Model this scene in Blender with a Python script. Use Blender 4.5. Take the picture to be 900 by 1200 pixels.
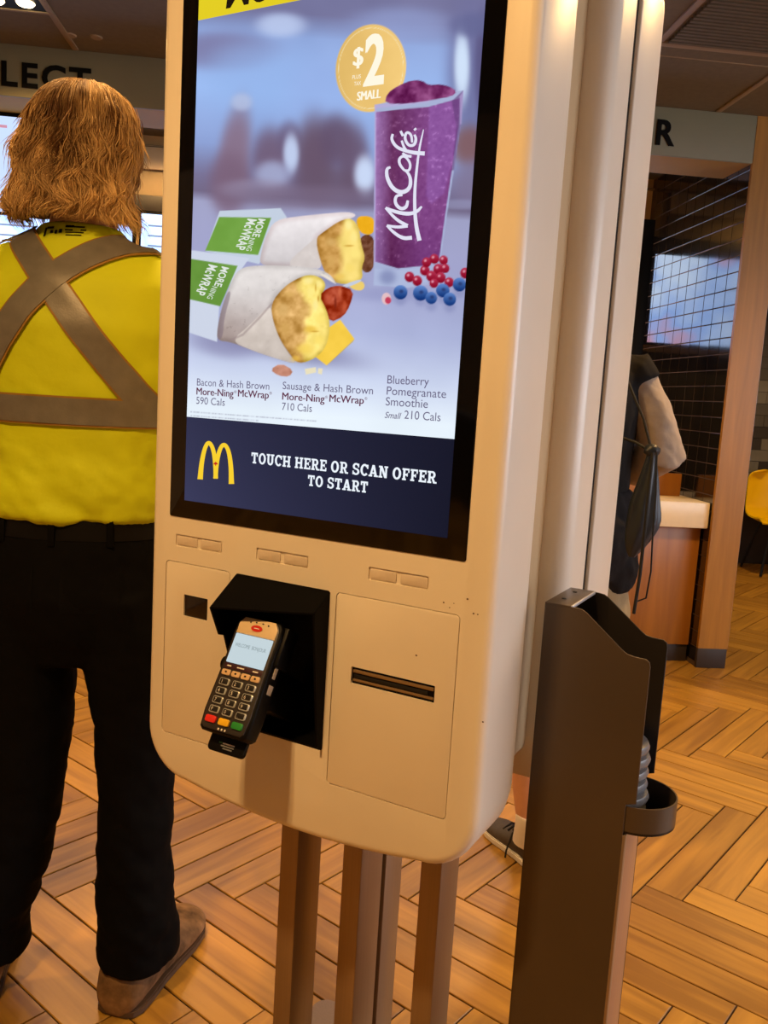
import bpy, bmesh, math, random
import numpy as np
from mathutils import Vector, Matrix, Quaternion
from mathutils.bvhtree import BVHTree

random.seed(7); rng = np.random.default_rng(7)
for o in list(bpy.data.objects): bpy.data.objects.remove(o)
SC = bpy.context.scene; COL = SC.collection

# ------------------------------------------------------------------ camera
CAMH = 1.25
FPX = 1000.0                                   # focal length in pixels of the 900x1200 photograph
PITCH, ROLL, KYAW, RYAW = [math.radians(a) for a in (7.693, 3.472, -28.44, 5.535)]
cp, sp = math.cos(PITCH), math.sin(PITCH)
F = np.array([0, cp, -sp]); U0 = np.array([0, sp, cp]); R0 = np.array([1., 0, 0])
Rv = math.cos(ROLL)*R0 + math.sin(ROLL)*U0; Uv = -math.sin(ROLL)*R0 + math.cos(ROLL)*U0
cam = bpy.data.cameras.new('camera'); camo = bpy.data.objects.new('camera', cam); COL.objects.link(camo)
cam.sensor_fit = 'VERTICAL'; cam.sensor_height = 24; cam.sensor_width = 18; cam.lens = 24*FPX/1200
cam.clip_start = .02
m = Matrix.Identity(4)
for i in range(3):
    m[i][0] = Rv[i]; m[i][1] = Uv[i]; m[i][2] = -F[i]
m[2][3] = CAMH
camo.matrix_world = m; SC.camera = camo

# ------------------------------------------------------------------ world, exposure, daylight
w = bpy.data.worlds.new('world'); SC.world = w; w.use_nodes = True
w.node_tree.nodes['Background'].inputs[0].default_value = (1.0, .95, .88, 1)
w.node_tree.nodes['Background'].inputs[1].default_value = .9
vs = SC.view_settings
vs.view_transform = 'Standard'; vs.look = 'None'; vs.gamma = 1; vs.use_curve_mapping = False; vs.exposure = 0.0

LAMP_COL = (1.0, .58, .215)
LAMP_W = 68

# ------------------------------------------------------------------ frames
KX = np.array([math.cos(KYAW), math.sin(KYAW), 0]); KY = np.array([-math.sin(KYAW), math.cos(KYAW), 0])
RX = np.array([math.cos(RYAW), math.sin(RYAW), 0]); RY = np.array([-math.sin(RYAW), math.cos(RYAW), 0])
CAMP = np.array([0, 0, CAMH])
KP0 = np.array([-.27464, 1.16600, CAMH-.15767])        # bottom left corner of the kiosk's display
def ray(x, y): return F + Rv*(x-450)/FPX - Uv*(y-600)/FPX
def proj(P):
    P = np.asarray(P, float) - CAMP; d = P@F
    return 450+FPX*(P@Rv)/d, 600-FPX*(P@Uv)/d
def kf(x, y):                                          # pixel -> (u, z) on the display plane
    d = ray(x, y); t = ((KP0-CAMP)@KY)/(d@KY); P = CAMP+d*t-KP0
    return P@KX, P[2]
def at_depth(x, y, Y):
    d = ray(x, y); return CAMP + d*(Y/d[1])
def on_floor(x, y, z=0.):
    d = ray(x, y); return CAMP + d*((z-CAMH)/d[2])
def rm(a, b, z=0.):                                    # room axes -> world
    p = RX*a+RY*b; return Vector((p[0], p[1], z))

# ------------------------------------------------------------------ materials
def lin(c):
    c = np.asarray(c, float)/255.
    return np.where(c <= .04045, c/12.92, ((c+.055)/1.055)**2.4)
MATS = {}
def mat(name, col, rough=.5, metal=0., var=0., scale=20., bump=0., bscale=None, spec=.5, coat=0., stretch=None):
    if name in MATS: return MATS[name]
    M = bpy.data.materials.new(name); M.use_nodes = True; MATS[name] = M
    nt = M.node_tree; b = nt.nodes['Principled BSDF']
    c = [float(v) for v in lin(col)]+[1]
    b.inputs['Base Color'].default_value = c; b.inputs['Roughness'].default_value = rough
    b.inputs['Metallic'].default_value = metal; b.inputs['Specular IOR Level'].default_value = spec
    b.inputs['Coat Weight'].default_value = coat; b.inputs['Coat Roughness'].default_value = .09
    tc = nt.nodes.new('ShaderNodeTexCoord'); src = tc.outputs['Object']
    if stretch:
        mp = nt.nodes.new('ShaderNodeMapping'); mp.inputs['Scale'].default_value = stretch
        nt.links.new(src, mp.inputs[0]); src = mp.outputs[0]
    n = nt.nodes.new('ShaderNodeTexNoise'); n.inputs['Scale'].default_value = scale; n.inputs['Detail'].default_value = 6
    nt.links.new(src, n.inputs['Vector'])
    if var > 0:
        mx = nt.nodes.new('ShaderNodeMix'); mx.data_type = 'RGBA'
        mx.inputs[6].default_value = [v*(1-var) for v in c[:3]]+[1]; mx.inputs[7].default_value = [min(1, v*(1+var)) for v in c[:3]]+[1]
        rp = nt.nodes.new('ShaderNodeValToRGB'); rp.color_ramp.elements[0].position = .3; rp.color_ramp.elements[1].position = .7
        nt.links.new(n.outputs['Fac'], rp.inputs[0]); nt.links.new(rp.outputs[0], mx.inputs[0]); nt.links.new(mx.outputs[2], b.inputs['Base Color'])
    if bump > 0:
        n2 = nt.nodes.new('ShaderNodeTexNoise'); n2.inputs['Scale'].default_value = bscale or scale; n2.inputs['Detail'].default_value = 4
        nt.links.new(src, n2.inputs['Vector'])
        bp = nt.nodes.new('ShaderNodeBump'); bp.inputs['Strength'].default_value = bump; bp.inputs['Distance'].default_value = .01
        nt.links.new(n2.outputs['Fac'], bp.inputs['Height']); nt.links.new(bp.outputs[0], b.inputs['Normal'])
    return M
def emis(name, col, strength=1., rough=.4):
    if name in MATS: return MATS[name]
    M = bpy.data.materials.new(name); M.use_nodes = True; MATS[name] = M
    b = M.node_tree.nodes['Principled BSDF']; c = [float(v) for v in lin(col)]+[1]
    b.inputs['Base Color'].default_value = (0, 0, 0, 1); b.inputs['Roughness'].default_value = rough
    b.inputs['Specular IOR Level'].default_value = .1
    b.inputs['Emission Color'].default_value = c; b.inputs['Emission Strength'].default_value = strength
    return M
def emis_attr(name, strength=1.):
    M = bpy.data.materials.new(name); M.use_nodes = True; nt = M.node_tree
    b = nt.nodes['Principled BSDF']; a = nt.nodes.new('ShaderNodeAttribute'); a.attribute_name = 'Col'
    b.inputs['Base Color'].default_value = (0, 0, 0, 1); b.inputs['Roughness'].default_value = .3; b.inputs['Specular IOR Level'].default_value = .1
    nt.links.new(a.outputs['Color'], b.inputs['Emission Color']); b.inputs['Emission Strength'].default_value = strength
    return M
def wood_mat(name, dark, light, rough=.4, grain=(3., 40., 40.), attr=False, coat=0., vspread=.5):
    M = bpy.data.materials.new(name); M.use_nodes = True; MATS[name] = M; nt = M.node_tree; b = nt.nodes['Principled BSDF']
    b.inputs['Roughness'].default_value = rough; b.inputs['Coat Weight'].default_value = coat; b.inputs['Coat Roughness'].default_value = .25
    tc = nt.nodes.new('ShaderNodeTexCoord'); mp = nt.nodes.new('ShaderNodeMapping'); mp.inputs['Scale'].default_value = grain
    src = tc.outputs['UV'] if attr else tc.outputs['Object']
    if attr:
        oi = nt.nodes.new('ShaderNodeObjectInfo'); at = nt.nodes.new('ShaderNodeAttribute'); at.attribute_name = 'rnd'
        ad = nt.nodes.new('ShaderNodeMath'); ad.operation = 'ADD'; nt.links.new(oi.outputs['Random'], ad.inputs[0]); nt.links.new(at.outputs['Fac'], ad.inputs[1])
        fr = nt.nodes.new('ShaderNodeMath'); fr.operation = 'FRACT'; nt.links.new(ad.outputs[0], fr.inputs[0])
        ml = nt.nodes.new('ShaderNodeMath'); ml.operation = 'MULTIPLY'; ml.inputs[1].default_value = 53.; nt.links.new(fr.outputs[0], ml.inputs[0])
        va = nt.nodes.new('ShaderNodeVectorMath'); va.operation = 'ADD'; nt.links.new(src, va.inputs[0]); nt.links.new(ml.outputs[0], va.inputs[1]); src = va.outputs[0]
    nt.links.new(src, mp.inputs[0])
    n = nt.nodes.new('ShaderNodeTexNoise'); n.inputs['Scale'].default_value = 1.; n.inputs['Detail'].default_value = 8; n.inputs['Distortion'].default_value = .6
    nt.links.new(mp.outputs[0], n.inputs['Vector'])
    fac = n.outputs['Fac']
    if attr:
        a2 = nt.nodes.new('ShaderNodeMath'); a2.operation = 'MULTIPLY_ADD'; a2.inputs[1].default_value = vspread; nt.links.new(fr.outputs[0], a2.inputs[0])
        a3 = nt.nodes.new('ShaderNodeMath'); a3.operation = 'SUBTRACT'; a3.inputs[1].default_value = vspread/2
        nt.links.new(fac, a2.inputs[2]); nt.links.new(a2.outputs[0], a3.inputs[0]); fac = a3.outputs[0]
    rp = nt.nodes.new('ShaderNodeValToRGB')
    rp.color_ramp.elements[0].position = .25; rp.color_ramp.elements[1].position = .75
    rp.color_ramp.elements[0].color = [float(v) for v in lin(dark)]+[1]; rp.color_ramp.elements[1].color = [float(v) for v in lin(light)]+[1]
    nt.links.new(fac, rp.inputs[0]); nt.links.new(rp.outputs[0], b.inputs['Base Color'])
    bp = nt.nodes.new('ShaderNodeBump'); bp.inputs['Strength'].default_value = .08; bp.inputs['Distance'].default_value = .004
    nt.links.new(n.outputs['Fac'], bp.inputs['Height']); nt.links.new(bp.outputs[0], b.inputs['Normal'])
    return M

m_shell = mat('cream_plastic', (232, 222, 206), .32, var=.03, scale=6, bump=.01, bscale=300)
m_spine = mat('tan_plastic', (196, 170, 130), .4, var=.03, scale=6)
m_panel = mat('cream_panel', (230, 219, 202), .35, var=.03, scale=8, bump=.01, bscale=300)
m_strip = mat('frosted_strip', (218, 204, 188), .45, var=.05, scale=60)
m_black = mat('black_glass', (6, 6, 8), .06, spec=.5, var=.1, scale=3)
m_blackp = mat('black_plastic', (8, 7, 7), .5, spec=.15, var=.15, scale=80, bump=.03, bscale=900)
m_bronze = mat('bronze_steel', (152, 128, 102), .36, metal=.5, var=.06, scale=4, stretch=(60, 60, .6))
m_holder = mat('dark_brown_metal', (82, 70, 58), .36, metal=.35, var=.08, scale=5, bump=.02, bscale=600)
m_hood = mat('hood_black', (5, 4, 4), .7, spec=.08, var=.1, scale=50)
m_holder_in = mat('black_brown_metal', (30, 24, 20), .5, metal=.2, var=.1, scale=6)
m_column = mat('floorlit_brown_metal', (176, 142, 118), .35, metal=.45, var=.06, scale=4, stretch=(50, 50, .5))  # paler rosy tone stands for floor light reflected in the steel
m_edge = mat('bright_metal_edge', (205, 205, 210), .35, metal=.6, var=.03)
m_grey = mat('grey_plastic', (116, 118, 124), .3, var=.06, scale=30)
m_grout = mat('dark_grout', (52, 30, 17), .8, var=.2, scale=60)
m_plank = wood_mat('wood_look_plank', (142, 100, 34), (196, 148, 58), .36, grain=(2.2, 30., 1.), attr=True, vspread=.35)
m_wood = wood_mat('orange_wood', (148, 102, 32), (180, 128, 46), .4, grain=(28., 28., 1.6))
m_wood2 = wood_mat('orange_wood_counter', (144, 90, 30), (174, 114, 42), .4, grain=(22., 22., 1.4))
m_cream_top = mat('cream_countertop', (238, 222, 190), .3, var=.03, scale=30)
m_plinth = mat('charcoal_plinth', (52, 44, 42), .5, var=.08, scale=20)
m_tile = mat('black_glazed_tile', (20, 17, 16), .13, var=.12, scale=7, coat=1.0)
m_tgrout = mat('tan_grout', (92, 74, 58), .8, var=.1, scale=80)
m_gt1 = mat('slate_tile', (78, 82, 88), .35, var=.15, scale=9)
m_gt2 = mat('pale_slate_tile', (112, 116, 120), .35, var=.12, scale=9)
m_gt3 = mat('dark_slate_tile', (48, 50, 56), .35, var=.12, scale=9)
m_ceil = mat('brown_ceiling', (100, 92, 74), .75, var=.08, scale=40, bump=.05, bscale=200)
m_cbar = mat('ceiling_bar', (140, 124, 100), .6, var=.05)
m_rib = mat('ceiling_slat', (92, 80, 60), .6, var=.1, scale=30)
m_band = mat('sage_fascia', (126, 122, 96), .6, var=.03, scale=8)
m_letter = mat('black_letter', (12, 11, 10), .5, spec=.1, var=.1)
m_soffit = mat('ochre_soffit', (160, 122, 34), .65, var=.05, scale=5)
m_wall = mat('beige_wall', (200, 170, 124), .7, var=.05, scale=5)
m_wall2 = mat('pale_beige_rail', (205, 186, 160), .5, var=.04)
m_olive = mat('olive_beige_panel', (150, 130, 100), .6, var=.05)
m_dark = mat('dark_wall', (34, 28, 25), .6, var=.1, scale=10)
m_yellow = mat('yellow_plastic', (255, 214, 0), .3, var=.03, scale=12)
m_chairleg = mat('black_steel', (22, 21, 21), .4, metal=.5, var=.1)
m_skin = mat('skin', (214, 158, 128), .5, var=.06, scale=25, bump=.03, bscale=200)
m_vest = mat('hi_vis_fabric', (198, 212, 0), .75, var=.06, scale=9, bump=.25, bscale=22)
m_tape = mat('reflective_tape', (116, 112, 106), .4, metal=.2, var=.12, scale=40, bump=.05, bscale=300)
m_stitch = mat('tan_stitching', (150, 112, 40), .7, var=.1)
m_trouser = mat('black_navy_twill', (9, 9, 11), .85, spec=.08, var=.2, scale=14, bump=.25, bscale=14)
m_belt = mat('black_leather', (8, 7, 7), .45, spec=.2, var=.15)
m_shoe = mat('brown_suede', (122, 94, 66), .85, spec=.2, var=.6, scale=26, bump=.15, bscale=120)
m_sole = mat('dark_brown_sole', (82, 62, 46), .7, var=.2, scale=30)
m_sock = mat('white_sock', (225, 215, 205), .9, var=.05, bump=.1, bscale=200)
m_sneak = mat('grey_sneaker', (84, 78, 76), .7, var=.12, scale=60, bump=.1, bscale=300)
m_tee = mat('black_tee', (24, 22, 22), .85, spec=.15, var=.12, scale=12, bump=.25, bscale=18)
m_short = mat('dark_grey_hoodie', (30, 28, 29), .88, spec=.15, var=.12, scale=14, bump=.3, bscale=20)
m_khaki = mat('khaki_shorts', (150, 132, 98), .85, var=.1, scale=20, bump=.15, bscale=40)
m_sleeve = mat('heather_grey_sleeve', (164, 148, 132), .85, var=.12, scale=30, bump=.2, bscale=30)
m_bag = mat('navy_nylon', (38, 46, 58), .45, var=.25, scale=12, bump=.2, bscale=25)
m_cord = mat('dark_cord', (32, 32, 32), .8, var=.1)
m_white = mat('white_plastic', (235, 232, 226), .35, var=.03)

# ------------------------------------------------------------------ mesh helpers
def link(name, mesh, material=None, parent=None, loc=None, rot=None, smooth=True, ang=35):
    o = bpy.data.objects.new(name, mesh); COL.objects.link(o)
    if material is not None and not mesh.materials: mesh.materials.append(material)
    if smooth and len(mesh.polygons):
        mesh.polygons.foreach_set('use_smooth', [True]*len(mesh.polygons)); mesh.set_sharp_from_angle(angle=math.radians(ang))
    if parent is not None: o.parent = parent
    if loc is not None: o.location = loc
    if rot is not None: o.rotation_euler = rot
    return o
def bm_mesh(bm, name='mesh'):
    bmesh.ops.recalc_face_normals(bm, faces=bm.faces)
    me = bpy.data.meshes.new(name); bm.to_mesh(me); bm.free(); return me
def pd(name, verts, faces):
    me = bpy.data.meshes.new(name); me.from_pydata([tuple(map(float, v)) for v in verts], [], faces); me.update(); return me
def tag(o, label=None, cat=None, group=None, kind=None):
    if label: o['label'] = label
    if cat: o['category'] = cat
    if group: o['group'] = group
    if kind: o['kind'] = kind
    return o
def empty(name, loc, rz=0.):
    o = bpy.data.objects.new(name, None); COL.objects.link(o); o.location = loc; o.rotation_euler = (0, 0, rz); o.empty_display_size = .1
    return o
def add_box(bm, lo, hi, bev=0., seg=1):
    lo = Vector(lo); hi = Vector(hi)
    vs_ = [bm.verts.new((x, y, z)) for x in (lo.x, hi.x) for y in (lo.y, hi.y) for z in (lo.z, hi.z)]
    fs = [bm.faces.new([vs_[i] for i in q]) for q in ((0, 1, 3, 2), (4, 6, 7, 5), (0, 4, 5, 1), (2, 3, 7, 6), (0, 2, 6, 4), (1, 5, 7, 3))]
    if bev > 0:
        es = list({e for f_ in fs for e in f_.edges})
        bmesh.ops.recalc_face_normals(bm, faces=fs)
        bmesh.ops.bevel(bm, geom=es, offset=bev, segments=seg, profile=.5, affect='EDGES')
def box(name, lo, hi, material, parent=None, bev=.002, seg=2, loc=None, rot=None):
    bm = bmesh.new(); add_box(bm, lo, hi, bev, seg); return link(name, bm_mesh(bm, name), material, parent, loc, rot)
def rrect(x0, x1, z0, z1, r, n=6):
    P = []
    for cx, cz, a0 in ((x1-r, z0+r, -90), (x1-r, z1-r, 0), (x0+r, z1-r, 90), (x0+r, z0+r, 180)):
        for k in range(n+1):
            a = math.radians(a0+90*k/n); P.append((cx+r*math.cos(a), cz+r*math.sin(a)))
    return P
def prism_xz(bm, P, y0, y1, bev0=0., bev1=0., seg=2):       # outline in x,z extruded along y; bevels on the y0 / y1 rims
    a = [bm.verts.new((x, y0, z)) for x, z in P]; b = [bm.verts.new((x, y1, z)) for x, z in P]; n = len(P)
    f0 = bm.faces.new(a); f1 = bm.faces.new(b[::-1])
    fs = [f0, f1]+[bm.faces.new((a[i], b[i], b[(i+1) % n], a[(i+1) % n])) for i in range(n)]
    bmesh.ops.recalc_face_normals(bm, faces=fs)
    for f_, bv in ((f0, bev0), (f1, bev1)):
        if bv > 0: bmesh.ops.bevel(bm, geom=list(f_.edges), offset=bv, segments=seg, profile=.5, affect='EDGES')
def prism(name, P, y0, y1, material, parent=None, bev0=0., bev1=0., seg=2, loc=None, rot=None):
    bm = bmesh.new(); prism_xz(bm, P, y0, y1, bev0, bev1, seg); return link(name, bm_mesh(bm, name), material, parent, loc, rot)
def tube_into(V, Fc, pts, rad, n=8, cap=True):
    pts = [np.asarray(p, float) for p in pts]; base = len(V)
    rad = rad if hasattr(rad, '__len__') else [rad]*len(pts)
    ref = None
    for i, p in enumerate(pts):
        t = pts[min(i+1, len(pts)-1)]-pts[max(i-1, 0)]; t = t/(np.linalg.norm(t)+1e-12)
        if ref is None:
            ref = np.cross(t, [0, 0, 1.]) if abs(t[2]) < .9 else np.cross(t, [1., 0, 0])
        ref = ref-t*(ref@t); ref /= np.linalg.norm(ref)+1e-12; b = np.cross(t, ref)
        for k in range(n):
            a = 2*math.pi*k/n; V.append(p+(ref*math.cos(a)+b*math.sin(a))*rad[i])
    for i in range(len(pts)-1):
        for k in range(n):
            a = base+i*n+k; b_ = base+i*n+(k+1) % n; Fc.append((a, b_, b_+n, a+n))
    if cap:
        Fc.append(tuple(base+k for k in range(n))[::-1]); Fc.append(tuple(base+(len(pts)-1)*n+k for k in range(n)))
def tube(name, pts, rad, material, parent=None, n=8):
    V, Fc = [], []; tube_into(V, Fc, pts, rad, n); return link(name, pd(name, V, Fc), material, parent, ang=60)
def evaluated(o):
    dg = bpy.context.evaluated_depsgraph_get(); return bpy.data.meshes.new_from_object(o.evaluated_get(dg))
def boolean_cut(mesh, cutter):
    a = bpy.data.objects.new('tmp_a', mesh); b = bpy.data.objects.new('tmp_b', cutter); COL.objects.link(a); COL.objects.link(b)
    md = a.modifiers.new('b', 'BOOLEAN'); md.operation = 'DIFFERENCE'; md.object = b; md.solver = 'EXACT'
    me = evaluated(a); bpy.data.objects.remove(a); bpy.data.objects.remove(b); return me
def remeshed(V, Fc, voxel, smooth=4, fac=.5):
    me = pd('tmp', V, Fc); a = bpy.data.objects.new('tmp_r', me); COL.objects.link(a)
    md = a.modifiers.new('r', 'REMESH'); md.mode = 'VOXEL'; md.voxel_size = voxel
    if smooth:
        s_ = a.modifiers.new('s', 'SMOOTH'); s_.factor = fac; s_.iterations = smooth
    out = evaluated(a); bpy.data.objects.remove(a); return out
def ring_loft(V, Fc, rings, n=20, cap=True):            # rings: (centre, half-vector a, half-vector b)
    base = len(V)
    for c, a, b in rings:
        c, a, b = np.asarray(c, float), np.asarray(a, float), np.asarray(b, float)
        for k in range(n):
            t = 2*math.pi*k/n; V.append(c+a*math.cos(t)+b*math.sin(t))
    for i in range(len(rings)-1):
        for k in range(n):
            p = base+i*n+k; q = base+i*n+(k+1) % n; Fc.append((p, q, q+n, p+n))
    if cap:
        Fc.append(tuple(base+k for k in range(n))[::-1]); Fc.append(tuple(base+(len(rings)-1)*n+k for k in range(n)))
def hrings(rows): return [((x, y, z), (rx, 0, 0), (0, ry, 0)) for x, y, z, rx, ry in rows]
def ellipsoid_into(V, Fc, c, r, n=20, mm=12):
    rings = []
    for i in range(mm+1):
        a = math.pi*(i+.02)/(mm+.04)-math.pi/2; s_ = math.cos(a)
        rings.append(((c[0], c[1], c[2]+r[2]*math.sin(a)), (r[0]*s_, 0, 0), (0, r[1]*s_, 0)))
    ring_loft(V, Fc, rings, n)
def text_geo(s, bold=0., shear=0., spacing=1.):
    cu = bpy.data.curves.new('tmp_t', 'FONT'); cu.body = s; cu.size = 1; cu.offset = bold; cu.shear = shear; cu.space_character = spacing
    cu.resolution_u = 4
    o = bpy.data.objects.new('tmp_t', cu); COL.objects.link(o); me = evaluated(o)
    V = np.array([v.co[:2] for v in me.vertices]); Fc = [tuple(p.vertices) for p in me.polygons]
    bpy.data.objects.remove(o); bpy.data.meshes.remove(me); return V, Fc
CAP = None
def cap_height():
    global CAP
    if CAP is None: CAP = text_geo('H')[0][:, 1].max()
    return CAP

# ================================================================== STRUCTURE
def struct(name, mesh, material, label, smooth=False):
    o = link(name, mesh, material, smooth=smooth); tag(o, label, None, None, 'structure'); return o
def room_box(bm, a0, a1, b0, b1, z0, z1, bev=0.):
    n0 = len(bm.verts); add_box(bm, (a0, b0, z0), (a1, b1, z1), bev)
    return bm
RM3 = Matrix.Rotation(RYAW, 4, 'Z')
def rstruct(name, boxes, material, label):
    bm = bmesh.new()
    for q in boxes: room_box(bm, *q)
    bmesh.ops.transform(bm, matrix=RM3, verts=bm.verts)
    o = struct(name, bm_mesh(bm, name), material, label); return o
def rbox(name, q, material, parent=None, bev=.002):
    bm = bmesh.new(); add_box(bm, (q[0], q[2], q[4]), (q[1], q[3], q[5]), bev, 2); bmesh.ops.transform(bm, matrix=RM3, verts=bm.verts)
    if parent is not None:
        bmesh.ops.transform(bm, matrix=parent.matrix_basis.inverted(), verts=bm.verts)
    return link(name, bm_mesh(bm, name), material, parent)

floor = rstruct('floor', [(-3.4, 4.7, -3.0, 7.1, -.05, -.004)], m_grout, 'wood-look plank floor laid in herringbone with dark joints')
# planks (herringbone)
PW, PL = .0815*CAMH, .515*CAMH
ang = RYAW+math.radians(45); pdir = np.array([math.cos(ang), math.sin(ang)]); qdir = np.array([math.sin(ang), -math.cos(ang)])
porg = on_floor(700+190*.2917, 850+640*.2917)[:2]
GAP = .0045
cands = []
for i in range(-120, 121):
    for j in range(-16, 17):
        p0 = i*PW+j*(PL+PW); q0 = i*PW+j*(PW-PL)
        for kind in (0, 1):
            if kind == 0: c = (p0+PL/2, q0+PW/2)
            else: c = (p0+PL+PW/2, q0+PW-PL/2)
            P = porg+pdir*c[0]+qdir*c[1]
            a, b = P@RX[:2], P@RY[:2]
            if a < -3.1 or a > 4.45 or b < -1.2 or b > 6.8: continue
            cands.append((P, kind))
def plank_box(bm):
    add_box(bm, (-PL/2+GAP/2, -PW/2+GAP/2, -.012), (PL/2-GAP/2, PW/2-GAP/2, 0))
    top = [e for e in bm.edges if all(abs(v.co.z) < 1e-6 for v in e.verts)]
    bmesh.ops.bevel(bm, geom=top, offset=.0015, segments=1, affect='EDGES')
bm = bmesh.new(); plank_box(bm); plank_me = bm_mesh(bm, 'plank'); plank_me.materials.append(m_plank)
def set_uv(me):
    uv = me.uv_layers.new(name='UVMap')
    for lp in me.loops: uv.data[lp.index].uv = me.vertices[lp.vertex_index].co[:2]
set_uv(plank_me)
vis = []; rest = []
for P, kind in cands:
    v = np.array([P[0], P[1], 0])-CAMP; d = v@F
    ok = False
    if d > .3:
        x, y = proj([P[0], P[1], 0]); ok = -60 < x < 960 and 560 < y < 1260
    (vis if ok else rest).append((d, P, kind))
vis.sort(key=lambda t: t[0]); rest += vis[290:]; vis = vis[:290]
def plank_angle(kind): return ang if kind == 0 else ang-math.pi/2
for d, P, kind in vis:
    o = link('plank', plank_me, None, floor, (P[0], P[1], 0), (0, 0, plank_angle(kind)+(math.pi if random.random() < .5 else 0)), smooth=False)
V, Fc, UVs, RN = [], [], [], []
for d, P, kind in rest:
    t = plank_angle(kind); ax = np.array([math.cos(t), math.sin(t)]); ay = np.array([-ax[1], ax[0]]); n = len(V); r_ = random.random()
    for z in (0, -.012):
        for sx, sy in ((-1, -1), (1, -1), (1, 1), (-1, 1)):
            lx, ly = sx*(PL-GAP)/2, sy*(PW-GAP)/2; q = P+ax*lx+ay*ly; V.append((q[0], q[1], z)); UVs.append((lx, ly)); RN.append(r_)
    Fc += [(n, n+1, n+2, n+3)]+[(n+k, n+4+k, n+4+(k+1) % 4, n+(k+1) % 4) for k in range(4)]
me = pd('planks', V, Fc); uv = me.uv_layers.new(name='UVMap')
for lp in me.loops: uv.data[lp.index].uv = UVs[lp.vertex_index]
at = me.attributes.new('rnd', 'FLOAT', 'POINT'); at.data.foreach_set('value', RN)
o = link('plank_field', me, m_plank, floor, smooth=False); o['kind'] = 'stuff'

# ceiling
CZ = 2.63
ceiling = rstruct('ceiling', [(-3.4, 4.7, -3.0, 7.1, CZ, CZ+.06)], m_ceil, 'brown ceiling with pale bars and ribbed panels')
for q in [(-1.06, -1.035, -3, 3.96, CZ-.006, CZ+.004), (1.235, 1.262, -3, 3.3, CZ-.006, CZ+.004), (1.79, 1.815, 3.34, 3.96, CZ-.006, CZ+.004),
          (-3.3, 4.6, 3.305, 3.335, CZ-.008, CZ+.004), (-3.3, 4.6, 1.2, 1.225, CZ-.006, CZ+.004), (1.262, 4.6, 3.43, 3.436, CZ-.003, CZ+.004)]:
    rbox('ceiling_bar', q, m_cbar, ceiling, .002)
bm = bmesh.new()
b_ = 1.3
while b_ < 3.29:
    add_box(bm, (1.275, b_, CZ-.014), (4.5, b_+.014, CZ+.002)); b_ += .026
bmesh.ops.transform(bm, matrix=RM3, verts=bm.verts)
o = link('slat', bm_mesh(bm, 'slat'), m_rib, ceiling, smooth=False); o['kind'] = 'stuff'

# tiled partition with wood end, back wall, far wall
TA = 2.0
part = rstruct('wall_partition', [(TA+.0018, 2.14, 3.99, 5.2, 0, CZ)], m_tgrout, 'partition wall clad in glossy black square tiles')
TS = .0765; TB = .112
bm = bmesh.new(); add_box(bm, (-.004, -TB/2+.0022, -TS/2+.0022), (.004, TB/2-.0022, TS/2-.0022), .0008, 1); tile_me = bm_mesh(bm, 'tile'); tile_me.materials.append(m_tile)
zz = TS/2+.1-TS; row = 0; ntile = 0
tl = []
while zz < CZ-TS/2+.02:
    bb = 3.99+TB/2
    while bb < 5.14:
        tl.append((bb, zz)); bb += TB
    zz += TS
tl_vis = [t for t in tl if t[1] > .45 or t[0] < 4.15]
tl_vis.sort(key=lambda t: t[0]+(0 if t[1] > .85 else (3 if t[0] > 4.15 else 0)))
V, Fc = [], []
for k, (bb, z) in enumerate(tl_vis):
    if k < 295:
        o = link('tile', tile_me, None, part, rm(TA+.004, bb, z), (random.uniform(-.004, .004), random.uniform(-.006, .006), RYAW+random.uniform(-.006, .006)))
    else:
        n = len(V); V += [rm(TA, bb+s1*(TB/2-.0016), z+s2*(TS/2-.0016)) for s1, s2 in ((-1, -1), (-1, 1), (1, 1), (1, -1))]
        V += [rm(TA+.008, bb+s1*(TB/2-.0016), z+s2*(TS/2-.0016)) for s1, s2 in ((-1, -1), (-1, 1), (1, 1), (1, -1))]
        Fc += [(n, n+1, n+2, n+3)]+[(n+i, n+4+i, n+4+(i+1) % 4, n+(i+1) % 4) for i in range(4)]
if V:
    o = link('tile_field', pd('tile_field', V, Fc), m_tile, part, smooth=False); o['kind'] = 'stuff'
post = rstruct('trim_1', [(TA, 2.153, 3.972, 3.992, .1, CZ)], m_wood, 'tall orange wood end panel of the tiled partition')
rbox('plinth', (TA-.002, 2.15, 3.97, 3.992, 0, .1), m_plinth, post)
rbox('metal_edge', (2.151, 2.155, 3.974, 3.995, .1, CZ), m_edge, post, .001)
# partition back side
wall_back = rstruct('wall_back', [(-3.4, 2.0, 5.17, 5.25, 0, CZ)], m_wall, 'beige wall behind the service area')
rbox('dado', (-3.4, 2.0, 5.15, 5.171, 0, 1.62), m_dark, wall_back)
rbox('rail', (-3.4, 2.0, 5.14, 5.171, 2.565, 2.575), m_olive, wall_back)
rbox('panel', (-3.4, 1.9, 5.13, 5.171, 2.44, 2.56), m_wall2, wall_back)
rbox('panel', (-3.4, 1.9, 5.145, 5.171, 2.30, 2.43), m_olive, wall_back)
rbox('board_rail', (-3.4, 1.995, 5.10, 5.171, 2.205, 2.29), m_dark, wall_back)
soff = rstruct('trim_2', [(-3.4, TA-.001, 3.985, 4.26, 2.42, CZ)], m_soffit, 'ochre soffit behind the overhead sign band')
wall_far = rstruct('wall_far', [(2.0, 4.7, 7.0, 7.1, 0, CZ)], m_dark, 'grey tiled wall behind the yellow chair')
GW, GH = .21, .098
bm = bmesh.new(); add_box(bm, (-GW/2+.002, -.006, -GH/2+.002), (GW/2-.002, .006, GH/2-.002), .001, 1); gt = bm_mesh(bm, 'tile')
gts = []
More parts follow.
